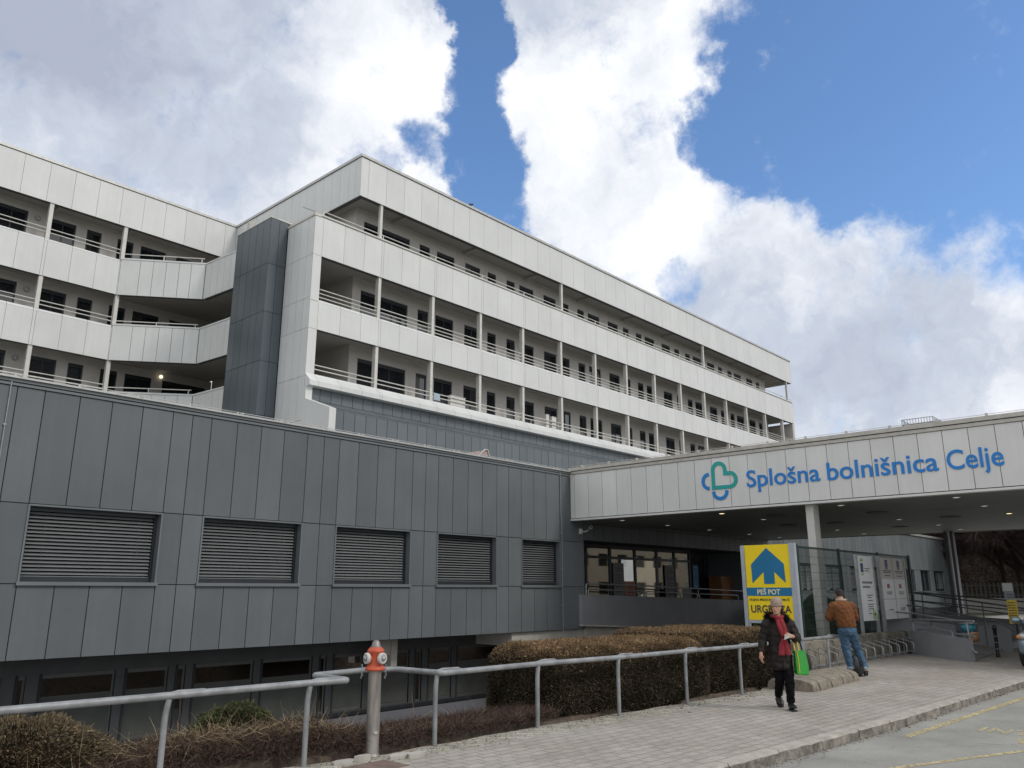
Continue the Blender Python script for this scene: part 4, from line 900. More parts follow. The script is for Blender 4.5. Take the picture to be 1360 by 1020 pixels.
for z in (.87,.62): mb.tube([(23.9+.205*math.cos(2*math.pi*k/18),5.8+.205*math.sin(2*math.pi*k/18),z) for k in range(18)], .012, 5, 0, False, True)
mb.build('hoop', GALV, bn)
bl = thing('bollard', 'black bollard standing in front of the ramp opening', 'bollard', (24.92,5.43,0))
mb = MB(); mb.lathe([(.055,0),(.055,.08),(.045,.1),(.045,.70),(.06,.71),(.06,.75),(.05,.79),(.02,.81),(.001,.815)], (24.92,5.43,0), 16); mb.build('post', mat('black_paint', (.015,.015,.017), .45, 0, .15, 6), bl)
mb = MB()
for z in (.2,.36,.52): mb.lathe([(.047,z),(.0475,z+.02)], (24.92,5.43,0), 16)
mb.build('band', GALV, bl)
tt = thing('totem_sign', 'slim yellow totem sign with a grey head beside the parked car', 'sign', (26.7,5.3,0)); A = Vector((.35,-.94,0)).normalized()
def brd(mb, c, w_, z0, z1, th, mi=0, dirv=A):
    n = dirv.cross(ZU); a = Vector(c)-dirv*w_/2; mb.prism([a+ZU*z0, a+dirv*w_+ZU*z0, a+dirv*w_+ZU*z1, a+ZU*z1], n*th, mi)
mb = MB(); brd(mb, (26.7,5.30,0), .24, .80, 1.44, .05); mb.build('yellow_panel', mat('sign_yellow', (.62,.44,.03), .5, 0, .08, 6), tt)
mb = MB(); brd(mb, (26.7,5.33,0), .24, 1.45, 1.66, .05); mb.build('grey_panel', mat('sign_grey', (.22,.24,.26), .5, 0, .08, 6), tt)
mb = MB(); brd(mb, (26.7,5.36,0), .25, 1.67, 1.9, .12); mb.build('head', mat('sign_pale', (.40,.41,.40), .5, 0, .08, 6), tt)
mb = MB(); brd(mb, (26.74,5.27,0), .05, 0, .82, .05); mb.build('post', FRAME, tt)
mb = MB(); lines(mb, Vector((26.7,5.30,0))-A*.10+A.cross(ZU)*.052, A, 1, [(0,z,.18) for z in (.86,.93,1.0,1.07,1.14,1.21,1.28,1.35,1.5,1.57)], .025, 8); mb.build('print', mat('ink', (.05,.05,.055)), tt)

# ================================================================== STREET RAIL
fr_ = thing('pedestrian_rail', 'long low grey steel tube rail along the planted edge of the pavement', 'railing', (8.4,7.17,0))
ry = [(6.65,7.24),(8.37,7.17),(9.91,6.98),(11.64,6.91),(13.18,6.77),(15.1,6.78),(17.05,6.78),(18.55,6.74)]
mb = MB(); pts = [(-3.5,8.6,.76),(0,7.9,.765),(2.2,7.58,.77),(3.6,7.42,.78),(5.02,7.39,.78),(5.62,7.26,.785),(4.86,7.92,.785),(6.15,8.06,.79),(6.45,7.72,.79),(6.62,7.22,.78)]
pts = rounded(pts[:5], .2)+rounded(pts[5:8], .05)[0:]+[]
pth = [Vector(p) for p in [(-3.5,8.6,.76),(0,7.95,.765),(2.0,7.62,.77),(3.6,7.45,.78),(5.02,7.39,.78),(5.46,7.30,.78),(5.50,8.00,.78),(6.35,8.08,.78),(6.60,7.85,.78),(6.68,7.16,.775)]+[(a,b,.77) for a, b in ry[1:]]]
mb.tube(rounded(pth, .06, 4), .033, 9)
mb.build('top_rail', RAILP, fr_)
for a, b in [(-3.3,8.55),(-1.0,8.12),(1.2,7.74),(3.58,7.45),(5.02,7.38)]+ry[:-1]:
    mb = MB(); mb.tube(rounded([(a,b,-.06),(a,b,.62),(a+.02,b,.75)], .08), .028, 8); mb.tube([(a-.02,b,.797),(a+.10,b,.808),(a+.34,b-.01,.804),(a+.42,b-.015,.785)], [.006,.016,.016,.006], 6)
    mb.build('post', RAILP, fr_)
# ---- hydrant
hy = thing('fire_hydrant', 'pillar fire hydrant with orange red head and white caps at the bed edge', 'fire hydrant', (5.8,7.29,0)); c = (5.8,7.29,0)
mb = MB(); mb.lathe([(.09,0),(.076,.02),(.072,.03),(.070,.86),(.073,.87)], c, 24); mb.build('pillar', mat('brushed_steel', (.30,.275,.25), .5, .45, .25, 5, bump=.15, bscale=50, stretch=(3,3,.4)), hy)
ORG = mat('hydrant_orange', (.52,.085,.035), .5, 0, .14, 9, bump=.1, bscale=40)
mb = MB(); mb.lathe([(.08,.855),(.105,.86),(.112,.872),(.104,.887),(.090,.90),(.076,.93),(.076,1.03),(.092,1.045),(.095,1.06),(.084,1.075),(.065,1.095),(.045,1.105),(.001,1.105)], c, 24); mb.build('head', ORG, hy)
mb = MB(); mb.lathe([(.056,1.09),(.058,1.105),(.046,1.125),(.042,1.15),(.025,1.168),(.001,1.17)], c, 18); mb.build('bonnet', mat('dull_metal', (.25,.235,.22), .5, .6, .2, 20), hy)
rv = Vector((math.sin(AZ), -math.cos(AZ), 0)); tv = Vector((-math.cos(AZ), -math.sin(AZ), 0)); CAPW = mat('cap_white', (.52,.51,.49), .5, 0, .12, 12)
for sgn in (-1, 1):
    d = (rv*sgn*.80+tv*.6).normalized(); o0 = Vector(c)+ZU*.985; u = d.cross(ZU); 
    def rg(r, h): return [o0+d*h+(u*math.cos(2*math.pi*k/20)+ZU*math.sin(2*math.pi*k/20))*r for k in range(20)]
    mb = MB(); mb.ring_loft([rg(.044,.06),rg(.044,.10)]); o = mb.build('outlet', ORG, hy)
    mb = MB(); mb.ring_loft([rg(.054,.082),rg(.059,.086),rg(.059,.118),rg(.048,.126),rg(.042,.120),rg(.001,.120)]); mb.build('cap', CAPW, hy)
    mb = MB(); mb.ring_loft([rg(.026,.119),rg(.028,.131),rg(.016,.143),rg(.001,.144)]); mb.build('cap_nut', GALV, hy)
    mb = MB(); st = o0+d*.16-ZU*.07
    for k in range(6): q = st-ZU*.024*k+rv*.006*math.sin(k*2.1); mb.tube([q+(u if k % 2 else d)*.009*math.cos(a)+ZU*.014*math.sin(a) for a in np.linspace(0, 6.28, 8)[:-1]], .0028, 4, 0, False, True)
    mb.build('chain', GALV, hy)
mb = MB(); q = Vector(c)+tv*.0735+rv*.045+ZU*.24; mb.prism([q-rv*.018-ZU*.012, q+rv*.018-ZU*.012, q+rv*.018+ZU*.012, q-rv*.018+ZU*.012], tv*.004); mb.build('sticker', PAPER, hy)
# reddish slab and broken pale pavers beside the hydrant
mb = MB(); mb.box(5.05,5.75,6.62,7.02,-.03,.006); tag(mb.build('concrete_slab', mat('red_paver', (.17,.12,.098), .95, 0, .15, 8, bump=.4, bscale=80)), 'flat reddish brown slab set in the paving before the hydrant', 'paving slab')
random.seed(11)
for k, (x, y, s) in enumerate(((5.38,7.22,.14),(5.95,7.02,.15),(6.12,6.93,.12),(5.62,7.2,.09))):
    mb = MB(); ring = [(x+s*(.8+.5*random.random())*math.cos(a), y+s*.5*(.8+.5*random.random())*math.sin(a), -.01) for a in np.linspace(0,6.28,8)[:-1]]
    mb.prism(ring, (0,0,.03+.008*k)); o = mb.build('stone', CONCP, None, .006)
    tag(o, ['broken pale stone left of the hydrant foot by the soil', 'largest broken pale stone right in front of the hydrant', 'pale stone right of the others at the hydrant', 'smallest pale stone chip beside the hydrant foot'][k], 'stone', 'loose pale stones by the hydrant')

# ================================================================== HEDGES, SHRUBS, GRASS
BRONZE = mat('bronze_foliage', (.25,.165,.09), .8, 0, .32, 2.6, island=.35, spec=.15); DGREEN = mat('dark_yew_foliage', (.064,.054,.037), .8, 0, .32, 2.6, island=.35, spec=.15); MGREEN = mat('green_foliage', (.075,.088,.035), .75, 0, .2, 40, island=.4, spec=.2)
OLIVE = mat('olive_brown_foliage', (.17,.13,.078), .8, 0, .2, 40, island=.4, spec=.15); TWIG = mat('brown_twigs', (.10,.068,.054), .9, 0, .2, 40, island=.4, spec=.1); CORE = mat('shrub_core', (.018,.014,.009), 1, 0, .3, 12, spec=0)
STRAW = mat('dry_straw', (.36,.28,.165), .8, 0, .2, 20, island=.3, spec=.15)
def leaves(P, Nrm, size, seed=0, spread=.8):
    """one small folded leaf sprig (quad) per point"""
    g = np.random.default_rng(seed); n = len(P); d = Nrm+g.normal(0, spread, (n,3)); d /= np.linalg.norm(d, axis=1)[:,None]
    u = np.cross(d, g.normal(0,1,(n,3))); u /= np.linalg.norm(u, axis=1)[:,None]; s = size*g.uniform(.6,1.4,(n,1))*np.where(g.random((n,1)) < .012, 2.0, 1.); w = s*g.uniform(.22,.45,(n,1))
    a = P-u*w; b = P+u*w; tip = P+d*s*1.6
    V = np.stack([a, P-d*s*.2, b, tip], 1).reshape(-1,3); F = np.arange(4*n).reshape(n,4); return V, F
def hedge(name, label, cat, fp, z0, z1, n, seed, mats, topfrac, size=.03, core_in=.05, lump=.05, group=None, rad=.22):
    """clipped hedge: footprint = rounded quad fp (4 corners); foliage shell over a dark core"""
    g = np.random.default_rng(seed); fp = np.array(fp); t = thing(name, label, cat, (float(fp[:,0].mean()), float(fp[:,1].mean()), z0), group)
    def surf(u, v, w_):   # superellipsoid param to the quad prism
        p = (1-u)[:,None]*((1-v)[:,None]*fp[0]+v[:,None]*fp[3])+u[:,None]*((1-v)[:,None]*fp[1]+v[:,None]*fp[2]); return np.column_stack([p, z0+(z1-z0)*w_])
    # sample directions on a rounded box
    L_ = np.linalg.norm(fp[1]-fp[0]); W_ = np.linalg.norm(fp[3]-fp[0]); H_ = z1-z0
    def pts(n, inset=0.):
        areas = np.array([L_*W_, L_*H_, L_*H_, W_*H_, W_*H_]); k = g.choice(5, n, p=areas/areas.sum()); a, b = g.random(n), g.random(n)
        X = np.where(k < 3, a*L_, np.where(k == 3, 0, L_)); Y = np.where(k == 0, b*W_, np.where(k == 1, 0, np.where(k == 2, W_, a*W_))); Z = np.where(k == 0, H_, b*H_)
        # round the box: move the point toward the inner box of radius rad
        r = rad; C = np.stack([np.clip(X, r, L_-r), np.clip(Y, r, W_-r), np.clip(Z, -9, H_-r)], 1); Q = np.stack([X,Y,Z], 1); D = Q-C; ln = np.linalg.norm(D, axis=1)[:,None]+1e-9; Nn = D/ln
        Q = C+Nn*(r-inset)
        off = lump*(np.sin(Q[:,0]*5.1+seed)*np.sin(Q[:,1]*6.3+1)*.6+np.sin(Q[:,2]*9+Q[:,0]*11)*.35+np.sin(Q[:,0]*19+Q[:,1]*17)*.25)
        Q = Q+Nn*off[:,None]
        return Q, Nn, k
    Q, Nn, k = pts(n); Q = Q+Nn*np.clip(g.normal(0,.014,(n,1)),-.05,.04)
    P = surf(Q[:,0]/L_, Q[:,1]/W_, Q[:,2]/H_); V, F = leaves(P, Nn, size, seed)
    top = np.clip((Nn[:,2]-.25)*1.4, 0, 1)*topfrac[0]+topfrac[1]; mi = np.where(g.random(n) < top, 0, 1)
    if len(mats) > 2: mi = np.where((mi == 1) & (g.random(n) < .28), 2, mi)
    fastmesh('foliage', V, F, mats, mi, t)
    # core
    mb = MB(); nseg = 26; rings = []; ii = core_in
    prof = []
    for q in range(7): a = math.pi/2*q/6; prof.append((rad*(1-math.sin(a)) , H_-rad+rad*math.cos(a)*1.0))
    for sgm in range(nseg+1):
        x = L_*sgm/nseg; e_ = min(x, L_-x); ein = (rad-math.sqrt(max(0, rad*rad-(rad-e_)**2))) if e_ < rad else 0; ein += ii
        pr_ = [(ein, 0)]+[(ein+a*.9, min(z-ii, H_-ein)) for a, z in prof[::-1]]
        loop = [(y, z) for y, z in pr_]+[(W_-y, z) for y, z in pr_[::-1]]
        xx = min(max(x, ii), L_-ii)
        pp = surf(np.full(len(loop), xx/L_), np.clip(np.array([l[0] for l in loop])/W_, 0, 1), np.clip(np.array([l[1] for l in loop])/H_, 0, 1)); rings.append([Vector(p) for p in pp])
    mb.ring_loft(rings); mb.build('branches', CORE, t); return t
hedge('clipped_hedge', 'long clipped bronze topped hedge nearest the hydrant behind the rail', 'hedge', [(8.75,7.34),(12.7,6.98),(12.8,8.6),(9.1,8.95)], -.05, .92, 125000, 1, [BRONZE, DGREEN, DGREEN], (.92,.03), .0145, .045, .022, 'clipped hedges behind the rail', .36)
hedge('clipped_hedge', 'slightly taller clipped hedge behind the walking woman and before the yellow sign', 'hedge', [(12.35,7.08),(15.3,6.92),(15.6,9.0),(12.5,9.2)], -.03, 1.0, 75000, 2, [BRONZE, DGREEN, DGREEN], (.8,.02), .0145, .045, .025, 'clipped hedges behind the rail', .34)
def dome(name, label, c, rx, ry, rz, n, seed, mats, fr=(.7,.3), size=.024, group=None):
    g = np.random.default_rng(seed); t = thing(name, label, 'shrub', c, group); c = np.array(c)
    D = g.normal(0,1,(n,3)); D[:,2] = np.abs(D[:,2]); D /= np.linalg.norm(D, axis=1)[:,None]; lump = 1+.05*np.sin(D[:,0]*7+seed)*np.sin(D[:,1]*8)+.03*np.sin(D[:,0]*19+D[:,2]*15)+g.normal(0,.02,n)
    P = c+D*np.array([rx,ry,rz])*lump[:,None]; V, F = leaves(P, D, size, seed); mi = np.where(g.random(n) < fr[0], 0, 1)
    fastmesh('foliage', V, F, mats, mi, t)
    mb = MB(); mb.sphere(tuple(c), (rx*.93,ry*.93,rz*.93), 20); mb.build('branches', CORE, t); return t
dome('round_shrub', 'broad brown dome shaped shrub at the bottom left corner', (2.78,8.75,-.10), 1.02, .75, .63, 26000, 5, [OLIVE, DGREEN], (.8,0), .02)
dome('round_shrub', 'small grey green dome shrub behind the dry grass', (5.22,9.1,-.22), .6, .5, .62, 11000, 6, [MGREEN, DGREEN], (.75,0), .02)
dome('yew_bush', 'dark green bush at the foot of the canopy pillar behind the mesh fence', (21.6,9.9,.0), 1.5, .8, 1.45, 26000, 7, [mat('yew_green', (.035,.048,.022), .8, 0, .2, 30, island=.45, spec=.15), DGREEN], (.7,0), .05, 'dark bushes behind the mesh fence')
dome('yew_bush', 'dark green bush right of the canopy pillar behind the man', (24.4,9.9,.0), 1.5, .8, 1.4, 24000, 8, [mat('yew_green', (.035,.048,.022)), DGREEN], (.7,0), .05, 'dark bushes behind the mesh fence')
dome('yew_bush', 'low dark bush between the yellow sign and the mesh fence', (18.9,9.0,.0), .9, .6, .8, 14000, 9, [mat('yew_green', (.035,.048,.022)), DGREEN], (.6,0), .04, 'dark bushes behind the mesh fence')
# twiggy ground-cover shrubs (barberry) along the bed
def strands(n, base, dirs, ln, wd, seed, curve=.3):
    g = np.random.default_rng(seed); side = np.cross(dirs, g.normal(0,1,(n,3))); side /= np.linalg.norm(side, axis=1)[:,None]; bend = g.normal(0,curve,(n,3)); ln = ln[:,None]
    p0 = base; p1 = base+dirs*ln*.5+bend*ln*.12; p2 = base+dirs*ln+bend*ln*.5; w = wd
    V = np.stack([p0-side*w, p0+side*w, p1+side*w*.8, p1-side*w*.8, p2+side*w*.3, p2-side*w*.3], 1).reshape(-1,3); k = np.arange(n)*6
    F = np.concatenate([np.stack([k,k+1,k+2,k+3], 1), np.stack([k+3,k+2,k+4,k+5], 1)]); return V, F
def bedpts(n, g, x0, x1, w0=.05, w1=1.2):
    x = g.uniform(x0, x1, n); y = nyat(EDGE, x)+g.uniform(w0, w1, n); return x, y
g = np.random.default_rng(21); n = 70000
x, y = bedpts(n, g, 1.0, 8.9, -.02, 1.35); hmax = np.interp(x, [1,3.4,3.9,5.3,5.9,7,8.5], [.06,.10,.27,.30,.17,.14,.12])*(1-.35*np.clip((y-nyat(EDGE,x)-.7)/.6,0,1))*np.clip((y-nyat(EDGE,x))/.10+.55,0,1)
zb = tz(x, y); zz = zb+hmax*g.random(n)**.7
D = g.normal(0,1,(n,3)); D[:,2] = np.abs(D[:,2])*.9+.1; D /= np.linalg.norm(D, axis=1)[:,None]
V, F = strands(n, np.column_stack([x,y,zz]), D, g.uniform(.04,.13,n), .0028, 22)
P = np.column_stack([x,y,zz])[:45000]; V2, F2 = leaves(P, D[:45000], .012, 23, .6)
stuff(tag(fastmesh('ground_cover_shrubs', np.concatenate([V,V2]), np.concatenate([F,F2+len(V)]), [TWIG, CORE], None), 'low reddish brown twiggy ground cover shrubs along the pavement edge', 'ground cover'))
n = 4600; x, y = bedpts(n, g, 1.5, 8.3, .12, 1.2); dn = np.interp(x, [1.5,3.4,4.0,5.4,5.9,8.3], [.12,.25,1,1,.2,.12]); keep = g.random(n) < dn; x, y = x[keep], y[keep]; n = len(x)
hm = np.interp(x, [1,3.4,3.9,5.3,5.9,7,8.5], [.08,.12,.27,.30,.17,.13,.10]); D = g.normal(0,1,(n,3)); D[:,2] = np.abs(D[:,2])*.22+.06; D /= np.linalg.norm(D, axis=1)[:,None]; up_ = g.random(n) < .05; D[up_] = D[up_]*.25+np.array([0,0,1]); D /= np.linalg.norm(D, axis=1)[:,None]
V, F = strands(n, np.column_stack([x,y,tz(x,y)+hm*g.uniform(.8,1.05,n)]), D, g.uniform(.06,.28,n), .0024, 25, .6)
stuff(tag(fastmesh('dry_grass', V, F, STRAW), 'dry straw coloured grass lying over the low shrubs', 'dry grass'))
# leaf litter along the edges
n = 2600; x = g.uniform(3,36,n); y = nyat(EDGE,x)-np.abs(g.normal(0,.22,n))-.0; D = np.tile([0,0,1.], (n,1)); V, F = leaves(np.column_stack([x,y,np.full(n,.004)]), D*0+g.normal(0,1,(n,3))*[1,1,.12], .013, 31, .1)
k2 = 700; x2 = g.uniform(6,20,k2); y2 = nyat(KERB,x2)-np.abs(g.normal(0,.05,k2))-.01; V2, F2 = leaves(np.column_stack([x2,y2,np.full(k2,-.118)]), g.normal(0,1,(k2,3))*[1,1,.12], .012, 32, .1)
stuff(tag(fastmesh('leaf_litter', np.concatenate([V,V2]), np.concatenate([F,F2+len(V)]), [mat('dead_leaves', (.10,.065,.035), .9, 0, .3, 30, island=.4)]), 'brown leaf litter scattered along the paving edges', 'leaf litter'))
# ================================================================== STONE WALL, STANDS, FENCE, BOARDS
sw = thing('stone_wall', 'low weathered stone retaining wall behind the bicycle hoops', 'wall', (20.5,7.8,0)); random.seed(6)
mb = MB(); x = 15.6
while x < 25.3:
    l = random.uniform(.9,1.5); l = min(l, 25.35-x); h = .56+random.uniform(-.02,.03); y = 7.72+random.uniform(-.02,.02); n = 6; rings = []
    for i in range(n+1):
        xx = x+.012+(l-.024)*i/n; j = lambda s=.012: random.uniform(-s, s)
        rings.append([Vector((xx,y+j(),-.1)), Vector((xx,y+j(),.2)), Vector((xx,y+j(),.4)), Vector((xx,y+.02+j(),h+j())), Vector((xx,y+.28,h+.01+j())), Vector((xx,y+.3,-.1))])
    mb.ring_loft(rings, 0, True, False); x += l
mb.build('stonework', mat('weathered_stone', (.19,.17,.135), .95, 0, .45, 2.2, bump=.9, bscale=14, island=.22, detail=10), sw)
mb = MB(); mb.box(15.6, 25.3, 8.0, 10.9, -.1, .47); struct(mb.build('planting_bed', EARTH))
hn = 15; ordn = 'first second third fourth fifth sixth seventh eighth ninth tenth eleventh twelfth thirteenth fourteenth last'.split()
for k in range(hn):
    x = 16.3+.59*k; t = thing('bicycle_hoop', '', 'bicycle rack', (x,7.35,0), 'bicycle hoops along the stone wall')
    mb = MB(); M_ = [(x+.0,7.62,.30),(x,7.60,.50),(x-.05,7.40,.43),(x-.22,7.02,.34),(x-.24,7.0,.05)]
    mb.tube(rounded([(x,7.64,-.02),(x,7.64,.46),(x-.28,7.12,.35),(x-.28,7.12,.13),(x-.02,7.5,.10)], .05, 4), .014, 7); mb.build('tube', GALV, t)
    mb = MB(); mb.box(x-.03, x+.03, 7.60, 7.68, 0, .02); mb.build('foot_plate', GALV, t)
    t['label'] = ordn[k]+' bent steel bicycle hoop, counted from the cycle stand blocks to the ramp'
mb = MB(); mb.tube([(16.2,7.5,.10),(24.9,7.5,.10)], .014, 6); mb.tube([(16.2,7.64,.05),(24.9,7.64,.05)], .014, 6); tag(mb.build('rack_bar', GALV), 'thin steel bars running under the bicycle hoops', 'rack bar')
# arched concrete bicycle stand blocks
CB = mat('exposed_aggregate_concrete', (.27,.235,.185), .95, 0, .25, 9, bump=1.0, bscale=70, detail=10); random.seed(8)
ttl = ['arched concrete cycle stand block nearest the walking woman', 'second arched concrete cycle stand block from the woman', 'third arched concrete cycle stand block from the woman', 'fourth arched concrete cycle stand block, the one nearest the man']
for k in range(4):
    x0 = 14.32+.63*k; mb = MB()
    for s in range(2):
        a = x0+.31*s; b = a+.262; pr_ = []
        for q in range(11): th = math.pi*q/10; pr_.append((6.43-.42*math.cos(th)*1.0, .05+.155*math.sin(th)**.55))
        poly = [(6.01,-.03)]+pr_+[(6.85,-.03)]; yo = .035*k
        rings = [[Vector((xx, y+yo+random.uniform(-.004,.004), z+random.uniform(-.004,.004)-(.012 if xx in (a, b) else 0))) for y, z in poly] for xx in (a, a+.02, (a+b)/2, b-.02, b)]
        mb.ring_loft(rings, 0, True, False)
    mb.box(x0+.01, x0+.56, 6.1+.035*k, 6.75+.035*k, -.03, .05)
    o = mb.build('concrete_stand', CB); tag(o, ttl[k], 'cycle stand', 'concrete cycle stand blocks on the pavement')
# fence
FG = mat('fence_green', (.018,.045,.035), .5, .1, .1, 5)
fe = thing('mesh_fence', 'dark green welded mesh fence behind the information boards', 'fence', (25,8.6,0))
mb = MB(); X0, X1 = 20.22, 29.3
for x in np.arange(X0, X1, .055): mb.box(x-.004, x+.004, 8.597, 8.603, .3, 2.78)
for z in np.arange(.35, 2.8, .2): mb.box(X0, X1, 8.588, 8.594, z-.0025, z+.0025); mb.box(X0, X1, 8.606, 8.612, z-.0025, z+.0025)
mb.build('wire_mesh', FG, fe)
for x in (20.2,22.99,26.15,29.1): mb = MB(); mb.box(x-.035, x+.035, 8.57, 8.64, -.05, 2.83); mb.build('post', FG, fe)
mb = MB(); mb.box(X0, X1, 8.58, 8.62, 2.76, 2.80); mb.build('top_bar', FG, fe)
BW_ = mat('board_white', (.74,.75,.75), .45, 0, .04, 2); BG_ = mat('board_beige', (.50,.465,.43), .45, 0, .04, 2); INK = mat('ink', (.05,.05,.055)); LG = mat('logo_lime', (.20,.42,.05), .5); LB = mat('logo_navy', (.03,.04,.16), .5); LR = mat('logo_red', (.42,.04,.05), .5); INKB = mat('ink_grey', (.17,.17,.18), .6)
b1 = thing('information_board', 'narrow white information board on two legs behind the man', 'information board', (23.2,8.05,.4))
mb = MB(); mb.box(22.72,23.88,8.02,8.05,.90,2.62); mb.build('panel', BW_, b1)
for x in (22.68,23.9): mb = MB(); mb.box(x-.03,x+.03,8.0,8.08,.3,2.64); mb.build('leg', GALV, b1)
mb = MB(); ox, yy = 22.72, 8.018
def rc(u0, u1, v0, v1, mi, th=.004): mb.box(ox+u0, ox+u1, yy-th, yy, v0, v1, mi)
rc(.20,.40,2.18,2.42,1); rc(.20,.24,2.12,2.155,0); rc(.24,.37,2.10,2.13,0); rc(.37,.41,2.12,2.155,0)
for u in (.2,.33): mb.prism([(ox+u,yy,2.46),(ox+u+.06,yy,2.46),(ox+u+.08,yy,2.56),(ox+u+.03,yy,2.54)], (0,-.004,0), 0)
rc(.27,.39,2.485,2.51,0)
for u, h in ((.80,.30),(.93,.24),(1.06,.12)): mb.prism([(ox+u,yy,.93),(ox+u+.07,yy,.93),(ox+u+.08,yy,.93+h),(ox+u+.02,yy,.93+h*.9)], (0,-.004,0), 0)
rc(.82,1.1,1.04,1.09,0)
mb.build('emblem', [LG, LB], b1)
mb = MB(); lines(mb, (ox,yy,0), XD, 2.2, [(.22,1.88,.75),(.24,1.76,.55)], .055, 3); o1 = mb.build('heading', INKB, b1)
mb = MB(); lines(mb, (ox,yy,0), XD, 1.6, [(.5,2.27,.42),(.5,2.21,.3),(.48,1.56,.45),(.5,1.50,.3),(.5,1.42,.36),(.5,1.32,.42),(.5,1.26,.38),(.5,1.2,.4),(.5,1.14,.06),(.48,1.04+.04,.25)], .02, 4); mb.build('print', INK, b1)
b2 = thing('information_board', 'wide information board with six framed fields, its upper two beige', 'information board', (25.5,8.05,.4))
mb = MB(); mb.box(24.5,26.6,8.02,8.05,.90,2.02); mb.build('panel', BW_, b2); mb = MB(); mb.box(24.5,26.6,8.02,8.05,2.024,2.62); mb.build('upper_panel', BG_, b2)
for x in (24.42,26.66): mb = MB(); mb.box(x-.05,x+.05,8.0,8.08,.3,2.66); mb.build('leg', GALV, b2)
mb = MB(); mb.box(25.545,25.556,8.014,8.019,.90,2.62); mb.box(24.5,26.6,8.014,8.019,1.45,1.46); mb.build('joint', INKB, b2)
ox = 24.5; mb = MB()
for u in (.42,1.47): rc(u,u+.22,2.36,2.56,0); rc(u+.02,u+.20,2.30,2.35,0)
for u in (.42,1.47): rc(u,u+.20,1.76,1.88,1); rc(u+.05,u+.13,1.78,1.86,0,.006)
mb.build('emblem', [LB, LR], b2)
mb = MB(); lines(mb, (ox,yy,0), XD, 1.8, [(u+du,v,ln) for u in (.12,1.17) for du, v, ln in ((.05,2.24,.75),(.12,2.19,.6),(.18,2.10,.5),(.2,1.64,.5),(.25,1.59,.4))]+[(.4,1.15,.35),(1.4,1.18,.45),(1.42,1.13,.35)], .022, 9); mb.build('print', INK, b2)
# the big yellow direction sign
ys = thing('direction_sign', 'big yellow sign with blue arrow reading PEŠ POT and URGENCA', 'sign', (17.5,8.1,0)); XS = 17.5
YM = mat('sign_yellow_bright', (.92,.68,.005), .42, 0, .04, 3); AB = mat('arrow_blue', (.008,.16,.33), .42, 0, .05, 3); SIL = mat('silver_frame', (.42,.45,.50), .38, .25, .06, 4)
mb = MB(); mb.box(XS, XS+.06, 7.632, 8.688, 1.06, 2.70); mb.build('face', YM, ys)
mb = MB(); mb.box(XS-.03, XS+.10, 8.692, 8.78, -.05, 2.70); mb.build('post', SIL, ys, .006); mb = MB(); mb.box(XS-.03, XS+.10, 7.50, 7.628, -.05, 2.72); mb.build('post', SIL, ys, .006)
def sp(u, v): return (XS-.004, 8.67-u, v)
mb = MB()
ar = [(.51,2.63),(.90,2.27),(.91,1.86),(.66,2.10),(.66,1.84),(.41,1.84),(.41,2.10),(.13,1.86),(.12,2.27)]
tri = [[ar[0],ar[1],ar[8]],[ar[1],ar[2],ar[3]],[ar[8],ar[6],ar[7]],[ar[1],ar[3],ar[6],ar[8]],[ar[3],ar[4],ar[5],ar[6]]]
for q in tri: mb.prism([sp(*p) for p in q], (-.004,0,0))
mb.box(XS-.008, XS-.003, 7.635, 8.685, 1.58, 1.76); mb.build('arrow', AB, ys)
mb = MB(); text_on(mb, 'PEŠ POT', (XS-.008,8.44,1.613), (0,-1,0), ZU, .54, .112, .004, 0, .02); mb.build('lettering', mat('cream_letters', (.75,.72,.45), .5), ys)
mb = MB(); text_on(mb, 'NUJNA MEDICINSKA POMOČ', (XS-.004,8.64,1.475), (0,-1,0), ZU, .94, .05, .004, 0, .01); text_on(mb, 'URGENCA', (XS-.004,8.62,1.22), (0,-1,0), ZU, .94, .165, .004, 0, .02); mb.build('lettering', INK, ys)
mb = MB(); mb.box(XS, XS+.05, 7.63, 8.69, .99, 1.055); mb.build('lower_bar', SIL, ys)

# ================================================================== CAR
car = thing('parked_car', 'silver blue small car at the right edge facing the camera under the canopy', 'car', (22.6,3.55,0))
CP = mat('car_paint', (.24,.31,.36), .28, .45, .04, 2); TY = mat('tyre_rubber', (.02,.02,.02), .85, 0, .2, 20); CX0, CYM, HW = 21.35, 3.47, .84
def sect(x, zb, zt, hw, n=20, p=3.2):
    out = []
    for k in range(n):
        a = 2*math.pi*k/n; c_, s_ = math.cos(a), math.sin(a); out.append(Vector((x, CYM+hw*abs(c_)**(2/p)*(1 if c_ > 0 else -1), (zb+zt)/2+(zt-zb)/2*abs(s_)**(2/p)*(1 if s_ > 0 else -1))))
    return out
mb = MB(); mb.ring_loft([sect(CX0,.38,.58,.62),sect(CX0+.05,.26,.68,.76),sect(CX0+.25,.20,.80,.82),sect(CX0+.6,.20,.90,.84),sect(CX0+1.1,.20,.98,.845),sect(CX0+2.0,.2,1.0,.85),sect(CX0+3.2,.2,1.0,.85),sect(CX0+3.8,.24,.96,.82),sect(CX0+4.0,.35,.8,.72)]); mb.build('body', CP, car)
def tri_sect(x, zb, zt, hb, htp): return [Vector((x,CYM+s*h,z)) for s, h, z in ((1,hb,zb),(1,hb*.98,zb+(zt-zb)*.4),(1,htp,zt-.05),(1,htp*.8,zt),(-1,htp*.8,zt),(-1,htp,zt-.05),(-1,hb*.98,zb+(zt-zb)*.4),(-1,hb,zb))]
